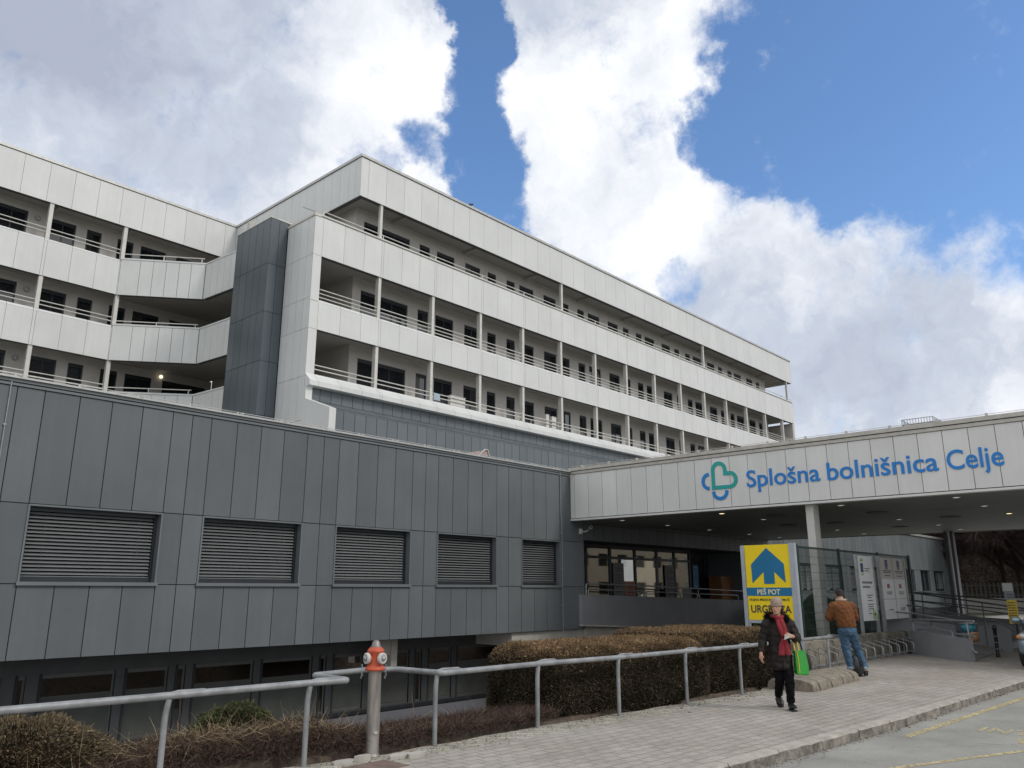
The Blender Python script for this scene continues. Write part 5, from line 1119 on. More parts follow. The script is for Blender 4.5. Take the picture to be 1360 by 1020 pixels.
mb = MB(); mb.ring_loft([tri_sect(CX0+.95,.93,.97,.78,.76),tri_sect(CX0+1.62,.95,1.43,.80,.60),tri_sect(CX0+2.1,.95,1.5,.80,.62),tri_sect(CX0+3.1,.95,1.47,.80,.6),tri_sect(CX0+3.85,.93,1.05,.76,.62)]); mb.build('cabin', GLASS, car)
mb = MB(); mb.ring_loft([[Vector((x,CYM+s*.62,z+dz)) for s, dz in ((1,0),(-1,0),(-1,.03),(1,.03))] for x, z in ((CX0+1.62,1.43),(CX0+2.1,1.5),(CX0+3.1,1.47),(CX0+3.3,1.4))]); 
for s in (1,-1): mb.tube([(CX0+.95,CYM+s*.78,.97),(CX0+1.62,CYM+s*.62,1.44),(CX0+3.1,CYM+s*.62,1.48),(CX0+3.85,CYM+s*.74,1.0)], .03, 6); mb.tube([(CX0+2.3,CYM+s*.81,.98),(CX0+2.35,CYM+s*.63,1.48)], .028, 6)
mb.build('roof', CP, car)
for s in (1,-1):
    mb = MB(); mb.ring_loft([[Vector((CX0+1.18+.10*math.cos(2*math.pi*k/12)*r, CYM+s*(.86+d), 1.02+.08*math.sin(2*math.pi*k/12)*r)) for k in range(12)] for d, r in ((0,.3),(.03,.8),(.12,1),(.18,.85),(.2,.4))]); mb.build('wing_mirror', CP, car)
    mb = MB(); mb.sphere((CX0+.18,CYM+s*.64,.70), (.16,.15,.085), 14); mb.build('headlight', mat('headlight_glass', (.5,.48,.44), .15, .3, .2, 9), car)
    mb = MB(); mb.sphere((CX0+.15,CYM+s*.75,.69), (.10,.06,.05), 12); mb.build('indicator', mat('amber_lens', (.6,.2,.03), .3), car)
    for wx in (.72,3.2):
        mb = MB(); c_ = (CX0+wx,CYM+s*.76,.30); mb.lathe([(.19,-.1),(.28,-.1),(.30,-.06),(.30,.06),(.28,.1),(.19,.1)], c_, 24, 0, 'y'); o = mb.build('wheel', TY, car); mb = MB(); mb.lathe([(.001,-.08),(.19,-.085),(.19,.085),(.001,.08)], c_, 18, 0, 'y'); mb.build('rim', GALV, o)
mb = MB(); mb.box(CX0-.012, CX0+.1, CYM-.35, CYM+.35, .50, .60); mb.box(CX0+.0, CX0+.08, CYM-.68, CYM+.68, .28, .36); mb.build('grille', TY, car)
mb = MB(); mb.box(CX0-.03, CX0-.01, CYM-.26, CYM+.26, .38, .49); mb.build('number_plate', PAPER, car)

# ================================================================== FAR TREES, FENCE, BUILDING, POLE
BARK = mat('dark_bark', (.05,.04,.034), .95, 0, .3, 6, spec=.1); TWB = mat('bare_twigs', (.068,.05,.046), .95, 0, .3, 3, island=.5, spec=.05)
def bare_tree(label, x, y, h, sp, seed, group='bare trees beyond the canopy'):
    rd = random.Random(seed); t = thing('bare_tree', label, 'tree', (x,y,-.1), group); mb = MB(); tips = []
    def grow(p, d, ln, r, lev):
        pts = [p]; rr = [r]; q = p; dd = d.copy()
        for i in range(4): dd = (dd+Vector((rd.gauss(0,.13),rd.gauss(0,.13),rd.gauss(.02,.07)))).normalized(); q = q+dd*ln/4; pts.append(q); rr.append(r*(1-.16*(i+1)))
        mb.tube(pts, rr, 7 if lev < 2 else 4, 0, False)
        if lev >= 3: tips.extend([(pts[2],dd,ln),(pts[4],dd,ln),(pts[3],dd,ln)]); 
        if lev < 4:
            for k in range(rd.choice((3,4)) if lev else 5):
                a = rd.random()*6.28; tilt = rd.uniform(.45,1.05); side = dd.orthogonal().normalized(); side.rotate(Matrix.Rotation(a, 3, dd)); nd_ = (dd*math.cos(tilt)+side*math.sin(tilt)); nd_.z += .08
                grow(pts[rd.choice((2,3,4)) if lev else rd.choice((3,4))], nd_.normalized(), ln*rd.uniform(.55,.78)*sp, r*.45, lev+1)
    grow(Vector((x,y,-.2)), Vector((rd.gauss(0,.05),rd.gauss(0,.05),1)).normalized(), h*.36, h*.028, 0); mb.build('trunk', BARK, t, recalc=False)
    g = np.random.default_rng(seed); m = 70; T = np.array([tuple(a) for a, b, c in tips]); Dd = np.array([tuple(b) for a, b, c in tips]); T = np.repeat(T, m, 0); Dd = np.repeat(Dd, m, 0); n = len(T)
    Dd = Dd*.5+g.normal(0,.75,(n,3)); Dd /= np.linalg.norm(Dd, axis=1)[:,None]; V, F = strands(n, T+g.normal(0,.18,(n,3)), Dd, g.uniform(.3,1.1,n)*h/12, .014, seed, .6)
    fastmesh('twigs', V, F, TWB, None, t); return t
bare_tree('bare dark tree with thick trunk just right of the back canopy pillar', 76, 14.9, 13, 1.05, 41)
bare_tree('bare tree with a forked leaning trunk in front of the pale far building', 73, 12.4, 12.5, 1.1, 42)
bare_tree('bare dark tree at the right edge above the totem sign', 71, 9.6, 12, 1.05, 43)
bare_tree('bare tree standing behind the others before the far building', 90, 17.0, 14, 1.1, 44)
bare_tree('bare tree between the two thickest trunks farther back', 88, 13.6, 14, 1.15, 48)
bare_tree('bare tree farthest back at the right above the totem sign', 93, 10.6, 15, 1.15, 49)
g = np.random.default_rng(77); n = 60000; P = np.column_stack([g.uniform(100,118,n), g.uniform(4,40,n), g.uniform(0,13,n)**1.0]); D = g.normal(0,1,(n,3)); D /= np.linalg.norm(D, axis=1)[:,None]
V, F = strands(n, P, D, g.uniform(.5,1.6,n), .022, 78, .5); stuff(tag(fastmesh('distant_wood', V, F, TWB), 'far belt of bare brown woodland behind the trees', 'woodland'))
dome('dark_conifer', 'dark evergreen mass at the far right edge behind the totem sign', (84,8.6,1.5), 3.0, 3.0, 6.5, 16000, 46, [mat('yew_green', (.035,.048,.022)), DGREEN], (.5,0), .28)
fb = thing('far_house', 'pale ochre house far behind the bare trees', 'house', (128,20,0))
mb = MB(); hw = [(-y-1.2,-y,z,z+1.5) for y in (6,10,14,18,22,26,30) for z in (1.5,4.8)]; wall_holes(mb, (125,0,0), (0,-1,0), -38, -2, -.3, 9.5, hw, .2); mb.box(125.25,135,2,38,-.3,9.4); mb.build('wall', mat('ochre_render', (.20,.175,.12), .9, 0, .08, .5), fb)
for a, b, c_, d_ in hw: mb = MB(); mb.box(125.18,125.2,-b,-a,c_,d_); mb.build('window', GLASS, fb)
mb = MB(); mb.prism([(124.2,1,9.5),(136,1,9.5),(130,1,13)], (0,38,0)); mb.build('roof', mat('roof_tile', (.20,.09,.06)), fb)
ff = thing('white_fence', 'low white picket fence on a pale wall below the bare trees', 'fence', (74,14,0))
mb = MB(); mb.box(74,74.2,6,22,-.3,1.1); mb.build('wall', CONCP, ff); mb = MB()
for y in np.arange(6.1,22,.32): mb.box(74.05,74.13,y,y+.10,1.1,2.3)
mb.box(74.0,74.05,6,22,2.05,2.13); mb.box(74.0,74.05,6,22,1.3,1.38); mb.build('picket', mat('dull_picket', (.12,.115,.11), .9), ff)
lp_ = thing('slim_pole', 'slim white pole standing just in front of the back canopy pillar', 'pole', (36.6,9.2,0))
mb = MB(); mb.tube([(36.6,9.17,-.05),(36.6,9.17,4.04)], .045, 10); mb.build('shaft', WHITE2, lp_); mb = MB(); mb.lathe([(.11,-.01),(.11,.02),(.05,.03)], (36.6,9.17,0), 12); mb.build('base', WHITE2, lp_)
# ================================================================== PEOPLE
def remesh(mb_list, name, m, parent, vox, smooth_it=6, mats=None, wr=0.):
    """fuses overlapping shapes into one continuous smooth surface"""
    mb = MB()
    for q in mb_list: mb.add(q.v, q.f)
    o = mb.build(name, m, parent); md = o.modifiers.new('r', 'REMESH'); md.mode = 'VOXEL'; md.voxel_size = vox; md.use_smooth_shade = True
    ms = o.modifiers.new('s', 'SMOOTH'); ms.iterations = smooth_it; ms.factor = .5
    dg = bpy.context.evaluated_depsgraph_get(); dg.update(); me = bpy.data.meshes.new_from_object(o.evaluated_get(dg)); o.modifiers.clear(); o.data = me
    if wr:
        n = len(me.vertices); co = np.empty(n*3, np.float32); no = np.empty(n*3, np.float32); me.vertices.foreach_get('co', co); me.vertices.foreach_get('normal', no); co = co.reshape(-1,3); no = no.reshape(-1,3)
        x, y, z = co.T; d = np.sin(z*70+np.sin(x*40)*1.5+np.sin(y*35)*1.5)*.45+np.sin(z*31+x*52-y*27)*.6+np.sin(z*120-x*60+y*80)*.25
        me.vertices.foreach_set('co', (co+no*(d*wr)[:,None]).astype(np.float32).ravel()); me.update()
    if not me.materials: me.materials.append(m)
    return o
def ell(fr, c, a, b, n=18, tilt=0.):   # ellipse ring in a local frame: a across (r), b in depth (t)
    r, t = fr; return [c+(r*math.cos(2*math.pi*k/n)*a+t*math.sin(2*math.pi*k/n)*b) for k in range(n)]
def body_frame(base, face):           # face = unit facing vector; returns point function (right-of-body image axis, forward, up)
    f = Vector(face).normalized(); s = ZU.cross(f)*1.0
    return f, s
def loft(mb, P, secs, fr):
    mb.ring_loft([ell(fr, P(*s[:3]), s[3], s[4]) for s in secs])
def limb(mb, pts, rad, seg=12):
    pts = [Vector(p) for p in pts]; out, rr = [pts[0]], [rad[0]]
    for i in range(len(pts)-1):
        for k in range(1, 5): t = k/4; out.append(pts[i].lerp(pts[i+1], t)); rr.append(rad[i]+(rad[i+1]-rad[i])*t)
    mb.tube(out, rr, seg)
def hand(mb, w, d, palm_n, thumb_side, curl=.6, s=1.0):
    """w wrist, d pointing direction of the fingers, palm_n palm normal"""
    w, d, pn = Vector(w), Vector(d).normalized(), Vector(palm_n).normalized(); sd_ = d.cross(pn).normalized()*thumb_side
    mb.tube([w-d*.015*s, w+d*.02*s, w+d*.06*s, w+d*.088*s], [.021*s,.026*s,.03*s,.026*s], 10)
    for off in (-.018,.018): mb.tube([w+d*.02*s+sd_*off*s, w+d*.055*s+sd_*off*1.2*s, w+d*.088*s+sd_*off*1.2*s], [.016*s,.019*s,.015*s], 8)
    for k, (off, ln) in enumerate(((.030,.068),(.011,.078),(-.009,.073),(-.028,.056))):
        b = w+d*.085*s+sd_*off*s; c1 = d*math.cos(curl*.5)+pn*math.sin(curl*.5); c2 = d*math.cos(curl*1.2)+pn*math.sin(curl*1.2); c3 = d*math.cos(curl*1.8)+pn*math.sin(curl*1.8)
        q1 = b+c1*ln*.45*s; q2 = q1+c2*ln*.32*s; q3 = q2+c3*ln*.25*s; mb.tube([b-d*.015*s,b,q1,q2,q3], [.0095*s,.0095*s,.0088*s,.008*s,.0055*s], 8)
    b = w+d*.03*s+sd_*.026*s; q1 = b+(d*.6+sd_*.75+pn*.25).normalized()*.036*s; q2 = q1+(d*.85+sd_*.3+pn*.4).normalized()*.030*s; mb.tube([b-sd_*.012*s,b,q1,q2], [.013*s,.0125*s,.0105*s,.0075*s], 8)
def head(mb, c, f, up, s=1.0, face=True):
    """c = head centre, f = facing, up = head up; human skull, jaw, nose, brow, ears"""
    c, f, up = Vector(c), Vector(f).normalized(), Vector(up).normalized(); f = (f-up*f.dot(up)).normalized(); r = f.cross(up)
    rings = []
    for (h, a, b, o) in ((-.118,.022,.028,.052),(-.108,.038,.045,.045),(-.085,.052,.064,.030),(-.055,.062,.078,.016),(-.02,.070,.088,.006),(.015,.074,.094,.0),(.05,.074,.095,-.003),(.08,.066,.086,-.006),(.102,.048,.065,-.008),(.115,.024,.034,-.008)):
        rings.append([c+up*h*s+f*o*s+(r*math.cos(2*math.pi*k/20)*a+f*math.sin(2*math.pi*k/20)*b)*s for k in range(20)])
    mb.ring_loft(rings)
    P = lambda x, y, z: c+(r*x+f*y+up*z)*s
    mb.tube([P(0,.086,.018),P(0,.099,-.005),P(0,.112,-.026),P(0,.098,-.034)], [.007*s,.010*s,.015*s,.010*s], 8)     # nose
    mb.tube([P(-.028,.087,-.058),P(0,.098,-.056),P(.028,.087,-.058)], [.005*s,.009*s,.005*s], 8); mb.tube([P(-.024,.083,-.069),P(0,.094,-.068),P(.024,.083,-.069)], [.005*s,.009*s,.005*s], 8)   # lips
    mb.tube([P(-.052,.072,.024),P(-.03,.091,.03),P(0,.092,.024),P(.03,.091,.03),P(.052,.072,.024)], [.006*s,.008*s,.006*s,.008*s,.006*s], 8)   # brow
    mb.tube([P(-.015,.070,-.10),P(0,.076,-.104),P(.015,.070,-.10)], [.012*s,.015*s,.012*s], 8)
    for q in (-1,1):
        mb.tube([P(q*.072,-.005,.022),P(q*.083,-.012,.014),P(q*.080,-.006,-.012),P(q*.070,.002,-.026)], [.009*s,.011*s,.009*s,.006*s], 8)
        mb.tube([P(q*.040,.068,-.03),P(q*.052,.045,-.04)], [.016*s,.015*s], 8)
    return P
SKIN = mat('skin', (.48,.27,.19), .55, 0, .08, 20, spec=.35); EYEW = mat('eye_white', (.55,.53,.5), .3); EYED = mat('eye_iris', (.03,.02,.015), .2); LIP = mat('lips', (.36,.13,.11), .5)
def eyes(P, parent, s=1.):
    for q in (-1,1):
        mb = MB(); mb.sphere(P(q*.031,.083,.006), .0115*s, 12); e_ = mb.build('eye', EYEW, parent); mb = MB(); mb.sphere(P(q*.031,.0905,.006), .0058*s, 10); mb.build('iris', EYED, e_)
        mb = MB(); mb.tube([P(q*.016,.094,.026),P(q*.034,.093,.031),P(q*.050,.083,.026)], [.002,.0032,.002], 6); mb.build('eyebrow', mat('brow_hair', (.06,.045,.035), .8), parent)
    mb = MB(); mb.tube([P(-.026,.0895,-.0625),P(-.01,.1025,-.061),P(.01,.1025,-.061),P(.026,.0895,-.0625)], [.0025,.0042,.0042,.0025], 6); mb.build('mouth', LIP, parent)

# ---- woman walking towards the camera
rv = Vector((math.sin(AZ), -math.cos(AZ), 0)); tv = Vector((-math.cos(AZ), -math.sin(AZ), 0))
wb = Vector((12.03,5.41,0)); wo = thing('person', 'woman in beige knit hat, dark quilted coat and red scarf walking with shopping bags', 'person', wb)
W = lambda a, d, h: wb+rv*a+tv*d+ZU*h
fr = (rv, tv)
hc = W(-.115,.05,1.46); hf = (tv*.78-rv*.52-ZU*.05).normalized()
bd_ = MB(); HP = head(bd_, hc, hf, ZU, .94)
limb(bd_, [W(-.10,0,1.22),W(-.105,.01,1.30),W(-.112,.03,1.37)], [.06,.052,.05])
loft(bd_, W, [(-.10,0,.70,.15,.11),(-.10,0,.85,.155,.115),(-.10,0,1.0,.14,.105),(-.10,0,1.12,.155,.11),(-.10,0,1.22,.15,.10),(-.10,0,1.28,.07,.07)], fr)
shR, shL = W(-.265,0,1.225), W(.075,0,1.225)
elR, wrR = W(-.335,-.02,.98), W(-.405,.07,.80); elL, wrL = W(.165,.02,.985), W(.03,.23,1.045)
limb(bd_, [shR,elR,wrR], [.05,.038,.026]); limb(bd_, [shL,elL,wrL], [.05,.038,.026])
hand(bd_, wrR, (W(-.415,.09,.70)-wrR), rv, 1, .55, 1.0)
hand(bd_, wrL, (-rv*.8+tv*.25+ZU*.12), (-tv*.6-ZU*.5), -1, 1.0, 1.0)
hipF, hipB = W(-.03,0,.78), W(-.17,0,.78)
kF, aF = W(-.015,.07,.43), W(.0,.0,.09); kB, aB = W(-.115,-.05,.42), W(-.06,-.36,.155)
limb(bd_, [hipF,kF,aF], [.085,.055,.038]); limb(bd_, [hipB,kB,aB], [.085,.055,.038])
limb(bd_, [aF, W(-.003,.03,.06), W(-.01,.10,.055)], [.030,.024,.016]); limb(bd_, [aB, W(-.062,-.33,.13), W(-.064,-.29,.10)], [.030,.024,.016])
body = remesh([bd_], 'body', SKIN, wo, .0065, 2); eyes(HP, wo, .94)
COAT = mat('dark_quilted_nylon', (.020,.0155,.014), .6, 0, .3, 9, bump=.35, bscale=14, spec=.2); FUR = mat('black_fur', (.014,.012,.012), .95, 0, .4, 60, spec=.1)
ct = MB()
secs = [(-.105,-.0,.565,.160,.135),(-.105,0,.60,.175,.148),(-.105,0,.645,.172,.146),(-.105,0,.66,.166,.140),(-.105,0,.70,.176,.148),(-.105,0,.755,.172,.146),(-.105,0,.77,.165,.138),(-.105,0,.82,.170,.142),(-.10,0,.875,.165,.138),(-.10,0,.89,.157,.130),(-.10,0,.95,.162,.136),(-.10,0,1.0,.160,.134),(-.10,0,1.015,.154,.128),(-.10,0,1.07,.168,.138),(-.10,0,1.13,.176,.138),(-.10,0,1.20,.175,.125),(-.10,0,1.255,.14,.11),(-.105,0,1.30,.085,.085)]
loft(ct, W, secs, fr)
def sleeve(mb, pts, rad):
    pts = [Vector(p) for p in pts]; out, rr = [], []
    for i in range(len(pts)-1):
        for k in range(8): t = k/8; out.append(pts[i].lerp(pts[i+1], t)); rr.append((rad[i]+(rad[i+1]-rad[i])*t)*(1+.05*math.sin((i*8+k)*2.1)))
    out.append(pts[-1]); rr.append(rad[-1]); mb.tube(out, rr, 14)
sleeve(ct, [shR-ZU*.01,elR,wrR+(elR-wrR)*.06], [.082,.066,.050]); sleeve(ct, [shL-ZU*.01,elL,wrL+(elL-wrL)*.12], [.082,.068,.052])
ct.sphere(shR+rv*.012-ZU*.012,(.088,.088,.085),14); ct.sphere(shL-rv*.012-ZU*.012,(.088,.088,.085),14); remesh([ct], 'coat', COAT, wo, .011, 2, wr=.005)
mb = MB(); mb.tube([W(-.10,.150,.60),W(-.10,.150,.8),W(-.10,.140,1.0),W(-.10,.140,1.16)], .006, 6)
for a, d, h in ((.02,.135,1.0),(.03,.14,.93)): mb.sphere(W(a,d,h), .009, 8)
mb.build('zip', FRAME, wo)
# fur collar: many hairs round a ring
g = np.random.default_rng(51); n = 5200; a = g.uniform(-2.6,2.6,n)+math.pi*.0; cen = np.array(W(-.105,-.02,1.285)); ring_ = np.outer(np.sin(a), np.array(rv))*.135+np.outer(-np.cos(a), np.array(tv))*.115*1.0
P = cen+ring_+np.outer(g.normal(0,.02,n)+np.cos(a)*.045, [0,0,1]); D = ring_/np.linalg.norm(ring_, axis=1)[:,None]*.5+g.normal(0,.7,(n,3)); D /= np.linalg.norm(D, axis=1)[:,None]; P = P+g.normal(0,.018,(n,3)); V, F = strands(n, P, D, g.uniform(.03,.06,n), .0022, 52); fastmesh('fur_collar', V, F, FUR, None, wo)
mb = MB(); mb.tube([tuple(cen+np.sin(t)*np.array(rv)*.13-np.cos(t)*np.array(tv)*.11+np.array([0,0,np.cos(t)*.045])) for t in np.linspace(-2.5,2.5,20)], .034, 10); mb.build('hood', FUR, wo)
SCF = mat('red_scarf_wool', (.25,.022,.03), .9, 0, .2, 30, bump=.5, bscale=90)
mb = MB(); mb.tube([tuple(np.array(W(-.108,.02,1.315))+np.cos(t)*np.array(rv)*.075+np.sin(t)*np.array(tv)*.07+np.array([0,0,-.015*math.sin(t)])) for t in np.linspace(0,6.28,18)[:-1]], .03, 10, 0, False, True)
def ribbon(mb, pts, wd, th=.012, ax=None):
    ax = ax or rv; rings = []
    for (p, w_) in zip(pts, wd): p = Vector(p); rings.append([p-ax*w_-tv*th, p-ax*w_*.4-tv*th*.2+tv*.004, p+ax*w_*.3, p+ax*w_-tv*th, p+ax*w_*.9-tv*th*2, p-ax*w_*.9-tv*th*2])
    mb.ring_loft(rings)
ribbon(mb, [W(-.13,.10,1.30),W(-.125,.165,1.20),W(-.09,.185,1.10),W(-.07,.18,1.04)], [.035,.042,.05,.045]); ribbon(mb, [W(-.08,.10,1.31),W(-.07,.165,1.22),W(-.06,.18,1.14),W(-.045,.17,1.08)], [.03,.03,.035,.035])
ribbon(mb, [W(-.08,.185,1.02),W(-.11,.18,.93),W(-.125,.185,.83),W(-.13,.18,.775)], [.03,.045,.05,.05]); ribbon(mb, [W(-.07,.185,1.02),W(-.05,.185,.92),W(-.04,.19,.82),W(-.03,.18,.78)], [.03,.04,.045,.04])
mb.build('scarf', SCF, wo)
HATM = mat('beige_knit', (.37,.28,.225), .95, 0, .15, 40, bump=1., bscale=110)
mb = MB(); hr = hf.cross(ZU); rings = []
for h, a_, b_, o_ in ((.030,.079,.098,-.006),(.045,.086,.106,-.008),(.062,.087,.108,-.012),(.09,.084,.104,-.018),(.118,.068,.085,-.024),(.135,.042,.055,-.026),(.142,.012,.015,-.026)):
    rings.append([hc+ZU*(h*.98)+hf*(o_)+(hr*math.cos(2*math.pi*k/24)*a_+hf*math.sin(2*math.pi*k/24)*b_)*.97*(1+.015*(k % 2))-ZU*(.045*max(0,-math.sin(2*math.pi*k/24)) if h < .07 else 0) for k in range(24)])
mb.ring_loft(rings); mb.tube([p+(p-hc-ZU*.03).normalized()*.004-ZU*.004 for p in rings[0]], .013, 8, 0, False, True); mb.build('hat', HATM, wo)
mb = MB(); mb.tube([HP(-.078,-.01,.03),HP(-.082,-.03,-.03),HP(-.07,-.05,-.09)], [.02,.024,.018], 8); mb.tube([HP(.078,-.01,.03),HP(.082,-.03,-.03),HP(.07,-.05,-.09)], [.02,.024,.018], 8); mb.tube([HP(-.05,-.07,-.02),HP(0,-.085,-.05),HP(.05,-.07,-.02)], [.03,.035,.03], 8); mb.build('hair', mat('brown_hair', (.045,.032,.025), .8, 0, .2, 30), wo)
TR = mat('black_trousers', (.009,.009,.011), .95, 0, .2, 12, bump=.3, bscale=20, spec=.08)
tr = MB(); sleeve(tr, [hipF,kF,aF+ZU*.015], [.10,.070,.060]); sleeve(tr, [hipB,kB,aB+ZU*.01], [.10,.070,.056]); loft(tr, W, [(-.10,0,.70,.15,.115),(-.10,0,.80,.16,.12),(-.10,0,.86,.14,.1)], fr); remesh([tr], 'trousers', TR, wo, .011, 2, wr=.005)
BOOT = mat('black_leather', (.012,.012,.013), .4, 0, .2, 12)
def shoe(parent, ank, toe, m=BOOT, h=.085, w_=.046, sole=None, name='boot'):
    ank, toe = Vector(ank), Vector(toe); d = (toe-ank); d.z = min(d.z, 0) if name == 'x' else d.z; L_ = d.length; dn = d.normalized(); sd_ = dn.cross(ZU).normalized(); up = sd_.cross(dn).normalized(); rings = []
    for t, wv, hh in ((-.30,.025,.05),(-.24,.036,.085),(.0,.040,.095),(.25,.041,.085),(.55,.046,.062),(.85,.047,.048),(1.05,.038,.036),(1.14,.018,.02)):
        c_ = ank+dn*L_*t; rings.append([c_+sd_*math.cos(2*math.pi*k/14)*wv*w_/.046+up*(max(-1,math.sin(2*math.pi*k/14)*1.25) if math.sin(2*math.pi*k/14) < 0 else math.sin(2*math.pi*k/14))*hh*.5 for k in range(14)])
    mb = MB(); mb.ring_loft(rings); limb(mb, [ank+up*.0, ank+ZU*h], [.043*w_/.046,.046*w_/.046]); o = mb.build(name, m, parent)
    mb = MB(); ring2 = []
    for t, wv in ((-.28,.026),(-.2,.037),(.25,.040),(.55,.048),(.9,.047),(1.1,.032)): ring2.append((t, wv))
    pl_ = [ank+dn*L_*t+sd_*wv*w_/.046-up*.046 for t, wv in ring2]+[ank+dn*L_*t-sd_*wv*w_/.046-up*.046 for t, wv in ring2[::-1]]; mb.prism(pl_, -up*.016); mb.build('sole', sole or TY, o)
shoe(wo, W(0,.0,.062), W(-.01,.17,.062), BOOT); shoe(wo, W(-.06,-.37,.14), W(-.065,-.24,.065), BOOT)
# the paper she holds, bags
pp = tag((lambda m_: (m_.prism([W(-.115,.27,1.00),W(-.02,.275,1.03),W(-.02,.29,1.075),W(-.10,.29,1.055)], tv*.004), m_.build('folded_paper', mat('white_paper', (.6,.6,.6), .8)))[1])(MB()), 'small folded white paper held in the hand of the walking woman', 'paper')
gb = thing('shopping_bag', 'bright green shopping bag with yellow edge and handles on the arm of the walking woman', 'shopping bag', W(.16,.05,.45))
GB = mat('green_bag_fabric', (.025,.30,.035), .5, 0, .12, 8, bump=.25, bscale=18); YB_ = mat('yellow_trim', (.62,.42,.02), .5)
mb = MB(); rings = []
for h, a_, b_, o_ in ((.50,.070,.055,.0),(.52,.085,.065,.0),(.62,.088,.06,.0),(.74,.082,.045,-.005),(.84,.078,.028,-.01)):
    rings.append([W(.165+o_+a_*x_, .10+b_*y_+.01*math.sin(h*30), h) for x_, y_ in ((-1,-1),(-.3,-1.1),(.4,-1.05),(1,-1),(1.04,0),(1,1),(.4,1.1),(-.3,1.15),(-1,1),(-1.04,0))])
mb.ring_loft(rings, 0, True, False); mb.build('bag_body', GB, gb)
mb = MB(); mb.tube([W(.115,.165,.51),W(.112,.165,.62),W(.11,.150,.74),W(.105,.132,.84)], .007, 6); mb.box(0,0,0,0,0,0); mb.build('trim', YB_, gb)
mb = MB(); 
for q in (.07,.13): ribbon(mb, [W(q+.01,.13,.84),W(q,.12,.95),W(q+.01,.09,1.03),W(q+.02,.03,1.05)], [.012]*4, .003)
mb.build('handle', YB_, gb)
bb = thing('handbag', 'dark shoulder bag hanging behind the green bag of the walking woman', 'handbag', W(.26,-.05,.55))
mb = MB(); mb.ring_loft([[W(.275+a_*math.cos(2*math.pi*k/14), -.02+.05*math.sin(2*math.pi*k/14), h) for k in range(14)] for h, a_ in ((.55,.05),(.57,.085),(.65,.09),(.74,.07),(.79,.035))]); mb.build('bag_body', BOOT, bb)
mb = MB(); ribbon(mb, [W(.25,-.02,.78),W(.22,0,.9),W(.19,.02,1.02),W(.17,.02,1.04)], [.012]*4, .004); mb.build('strap', BOOT, bb)

# ---- man with his back to the camera
mbs = Vector((17.55,6.42,0)); mo = thing('person', 'man in rust brown jacket and blue jeans standing with his back to the camera', 'person', mbs)
Mn = lambda a, d, h: mbs+rv*a-tv*d+ZU*h; frm = (rv, tv); fw = -tv      # d = away from camera
hc = Mn(-.175,.085,1.60); upm = (ZU-tv*-.0+fw*.30).normalized(); hfm = (fw-ZU*.45).normalized()
bd_ = MB(); HP = head(bd_, hc, hfm, upm, .98)
limb(bd_, [Mn(-.18,0,1.42),Mn(-.18,.03,1.50),Mn(-.178,.06,1.56)], [.065,.058,.056])
loft(bd_, Mn, [(-.13,0,.84,.16,.115),(-.14,0,1.0,.155,.11),(-.16,0,1.15,.165,.115),(-.175,0,1.3,.19,.12),(-.18,0,1.42,.175,.1),(-.18,0,1.48,.08,.07)], frm)
sL, sR = Mn(-.365,0,1.40), Mn(.01,0,1.40); eL, eR = Mn(-.445,.10,1.14), Mn(.10,.06,1.14); wL, wR = Mn(-.28,.33,1.13), Mn(-.04,.31,1.12)
limb(bd_, [sL,eL,wL], [.056,.042,.03]); limb(bd_, [sR,eR,wR], [.056,.042,.03]); hand(bd_, wL, fw*.5+rv*.8, ZU, 1, .8, 1.08); hand(bd_, wR, fw*.5-rv*.8, ZU, -1, .8, 1.08)
h1, h2 = Mn(-.21,0,.93), Mn(-.05,0,.93); k1, a1 = Mn(-.17,.03,.50), Mn(-.125,-.02,.09); k2, a2 = Mn(.07,.03,.50), Mn(.155,-.02,.09)
limb(bd_, [h1,k1,a1], [.09,.06,.042]); limb(bd_, [h2,k2,a2], [.09,.06,.042]); limb(bd_, [a1,Mn(-.135,.02,.06),Mn(-.15,.09,.055)], [.033,.026,.018]); limb(bd_, [a2,Mn(.165,.02,.06),Mn(.185,.09,.055)], [.033,.026,.018])
remesh([bd_], 'body', SKIN, mo, .0065, 2); eyes(HP, mo, .98)
JK = mat('rust_suede', (.165,.066,.026), .85, 0, .16, 5, bump=.3, bscale=22, spec=.2); jk = MB()
loft(jk, Mn, [(-.13,0,.955,.185,.135),(-.13,0,.985,.20,.148),(-.14,-.01,1.06,.198,.150),(-.155,-.01,1.16,.205,.155),(-.17,-.01,1.27,.215,.158),(-.178,-.005,1.36,.225,.15),(-.18,0,1.42,.205,.13),(-.18,.01,1.465,.14,.105),(-.18,.02,1.50,.09,.085)], frm)
sleeve(jk, [sL,eL,wL+(eL-wL)*.12], [.090,.078,.058]); sleeve(jk, [sR,eR,wR+(eR-wR)*.12], [.090,.078,.058]); jk.sphere(sL+rv*.02-ZU*.015,(.098,.098,.092),14); jk.sphere(sR-rv*.02-ZU*.015,(.098,.098,.092),14); remesh([jk], 'jacket', JK, mo, .012, 2, wr=.005)
mb = MB(); mb.tube([tuple(np.array(Mn(-.178,.035,1.505))+np.cos(t)*np.array(rv)*.088+np.sin(t)*np.array(tv)*.082-np.array([0,0,.0])) for t in np.linspace(0,6.28,22)[:-1]], .026, 10, 0, False, True); mb.build('collar', mat('cream_fleece', (.46,.37,.28), .95, 0, .15, 60, bump=1, bscale=90), mo)
hm = MB(); r_ = hfm.cross(upm).normalized(); rings = []
hfw = (hfm-upm*hfm.dot(upm)).normalized()
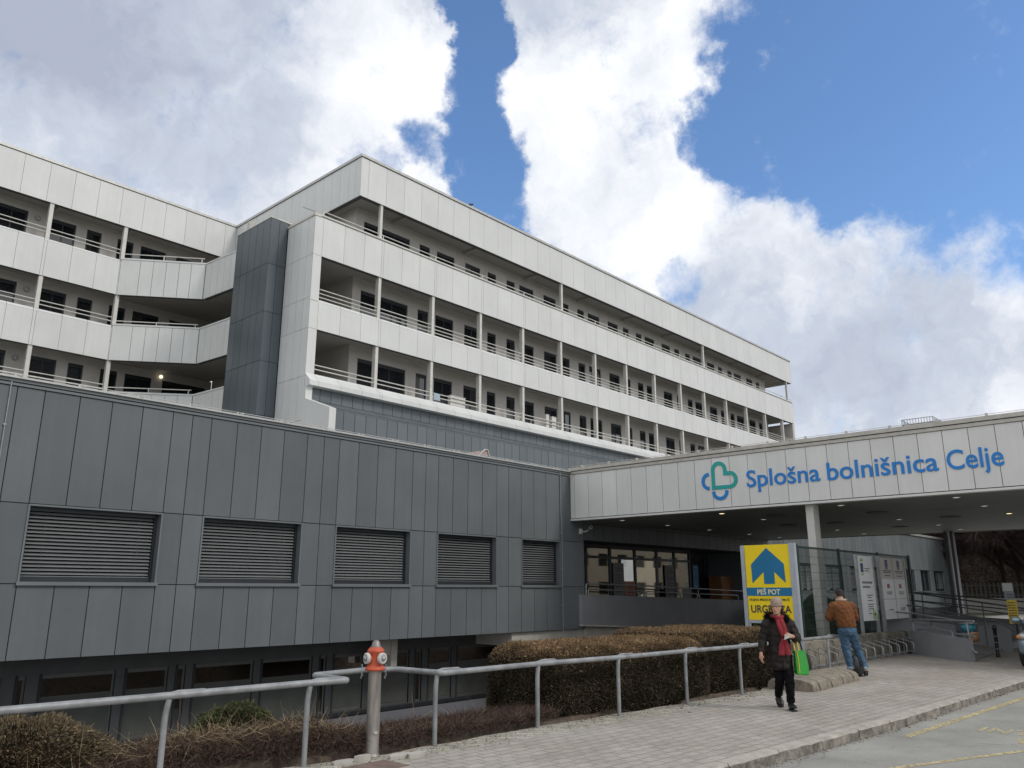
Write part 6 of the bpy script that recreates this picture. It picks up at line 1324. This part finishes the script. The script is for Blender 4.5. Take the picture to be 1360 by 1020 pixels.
for h, a_, b_, o_ in ((-.035,.070,.070,-.03),(-.01,.079,.084,-.026),(.02,.081,.092,-.016),(.05,.081,.101,-.008),(.085,.074,.094,-.006),(.108,.055,.073,-.008),(.122,.03,.04,-.01),(.127,.004,.006,-.01)): rings.append([hc+upm*h*.98+hfw*o_+(r_*math.cos(2*math.pi*k/22)*a_+hfw*math.sin(2*math.pi*k/22)*b_)*(1+.02*math.sin(k*3.3+h*60)) for k in range(22)])
hm.ring_loft(rings); hm.build('hair', mat('dark_brown_hair', (.022,.016,.012), .75, 0, .3, 60, bump=.8, bscale=80), mo)
DEN = mat('blue_denim', (.045,.10,.165), .85, 0, .22, 5, bump=.35, bscale=16); jn = MB()
sleeve(jn, [h1,k1,a1+ZU*.055], [.112,.083,.068]); sleeve(jn, [h2,k2,a2+ZU*.055], [.112,.083,.068]); loft(jn, Mn, [(-.13,0,.80,.155,.12),(-.13,-.01,.88,.175,.135),(-.13,0,.97,.17,.125),(-.13,0,1.0,.16,.115)], frm); remesh([jn], 'jeans', DEN, mo, .011, 2, wr=.005)
for a_, kk in ((a1,k1),(a2,k2)):
    mb = MB(); d_ = (kk-a_).normalized(); mb.tube([a_+d_*.045,a_+d_*.05,a_+d_*.095,a_+d_*.10], [.070,.076,.077,.072], 16); mb.build('turn_up', mat('pale_denim', (.22,.30,.36), .85, 0, .1, 9), mo)
SH = mat('dark_trainer', (.02,.018,.018), .7); WS = mat('white_sole', (.55,.54,.5), .6)
shoe(mo, Mn(-.125,-.04,.06), Mn(-.17,.13,.06), SH, .05, .050, WS, 'shoe'); shoe(mo, Mn(.155,-.04,.06), Mn(.21,.13,.06), SH, .05, .050, WS, 'shoe')
bp_ = thing('backpack', 'black backpack standing on the ground between the feet of the man', 'backpack', Mn(.01,-.02,0))
mb = MB(); mb.ring_loft([[Mn(-.02+a_*.85*math.copysign(abs(math.cos(t))**.7, math.cos(t)), .0+b_*math.copysign(abs(math.sin(t))**.7, math.sin(t))+lean, h) for t in np.linspace(0,6.283,17)[:-1]] for h, a_, b_, lean in ((.0,.10,.07,0),(.02,.125,.085,0),(.12,.125,.09,0),(.24,.11,.08,.01),(.34,.085,.06,.02),(.40,.045,.035,.02))]); mb.build('sack', BOOT, bp_)
mb = MB(); mb.tube([Mn(-.0,.02,.38),Mn(.0,.02,.44),Mn(.03,.02,.44),Mn(.04,.02,.38)], .009, 6); mb.tube([Mn(-.05,-.05,.36),Mn(-.07,-.1,.25),Mn(-.06,-.095,.1)], .012, 6); mb.tube([Mn(.07,-.05,.36),Mn(.09,-.1,.25),Mn(.08,-.095,.1)], .012, 6); mb.build('strap', BOOT, bp_)
mb = MB(); mb.ring_loft([[Mn(.02+a_*math.cos(t), -.09+.03*math.sin(t), h) for t in np.linspace(0,6.283,13)[:-1]] for h, a_ in ((.05,.06),(.07,.085),(.17,.085),(.2,.07))]); mb.build('pocket', BOOT, bp_)
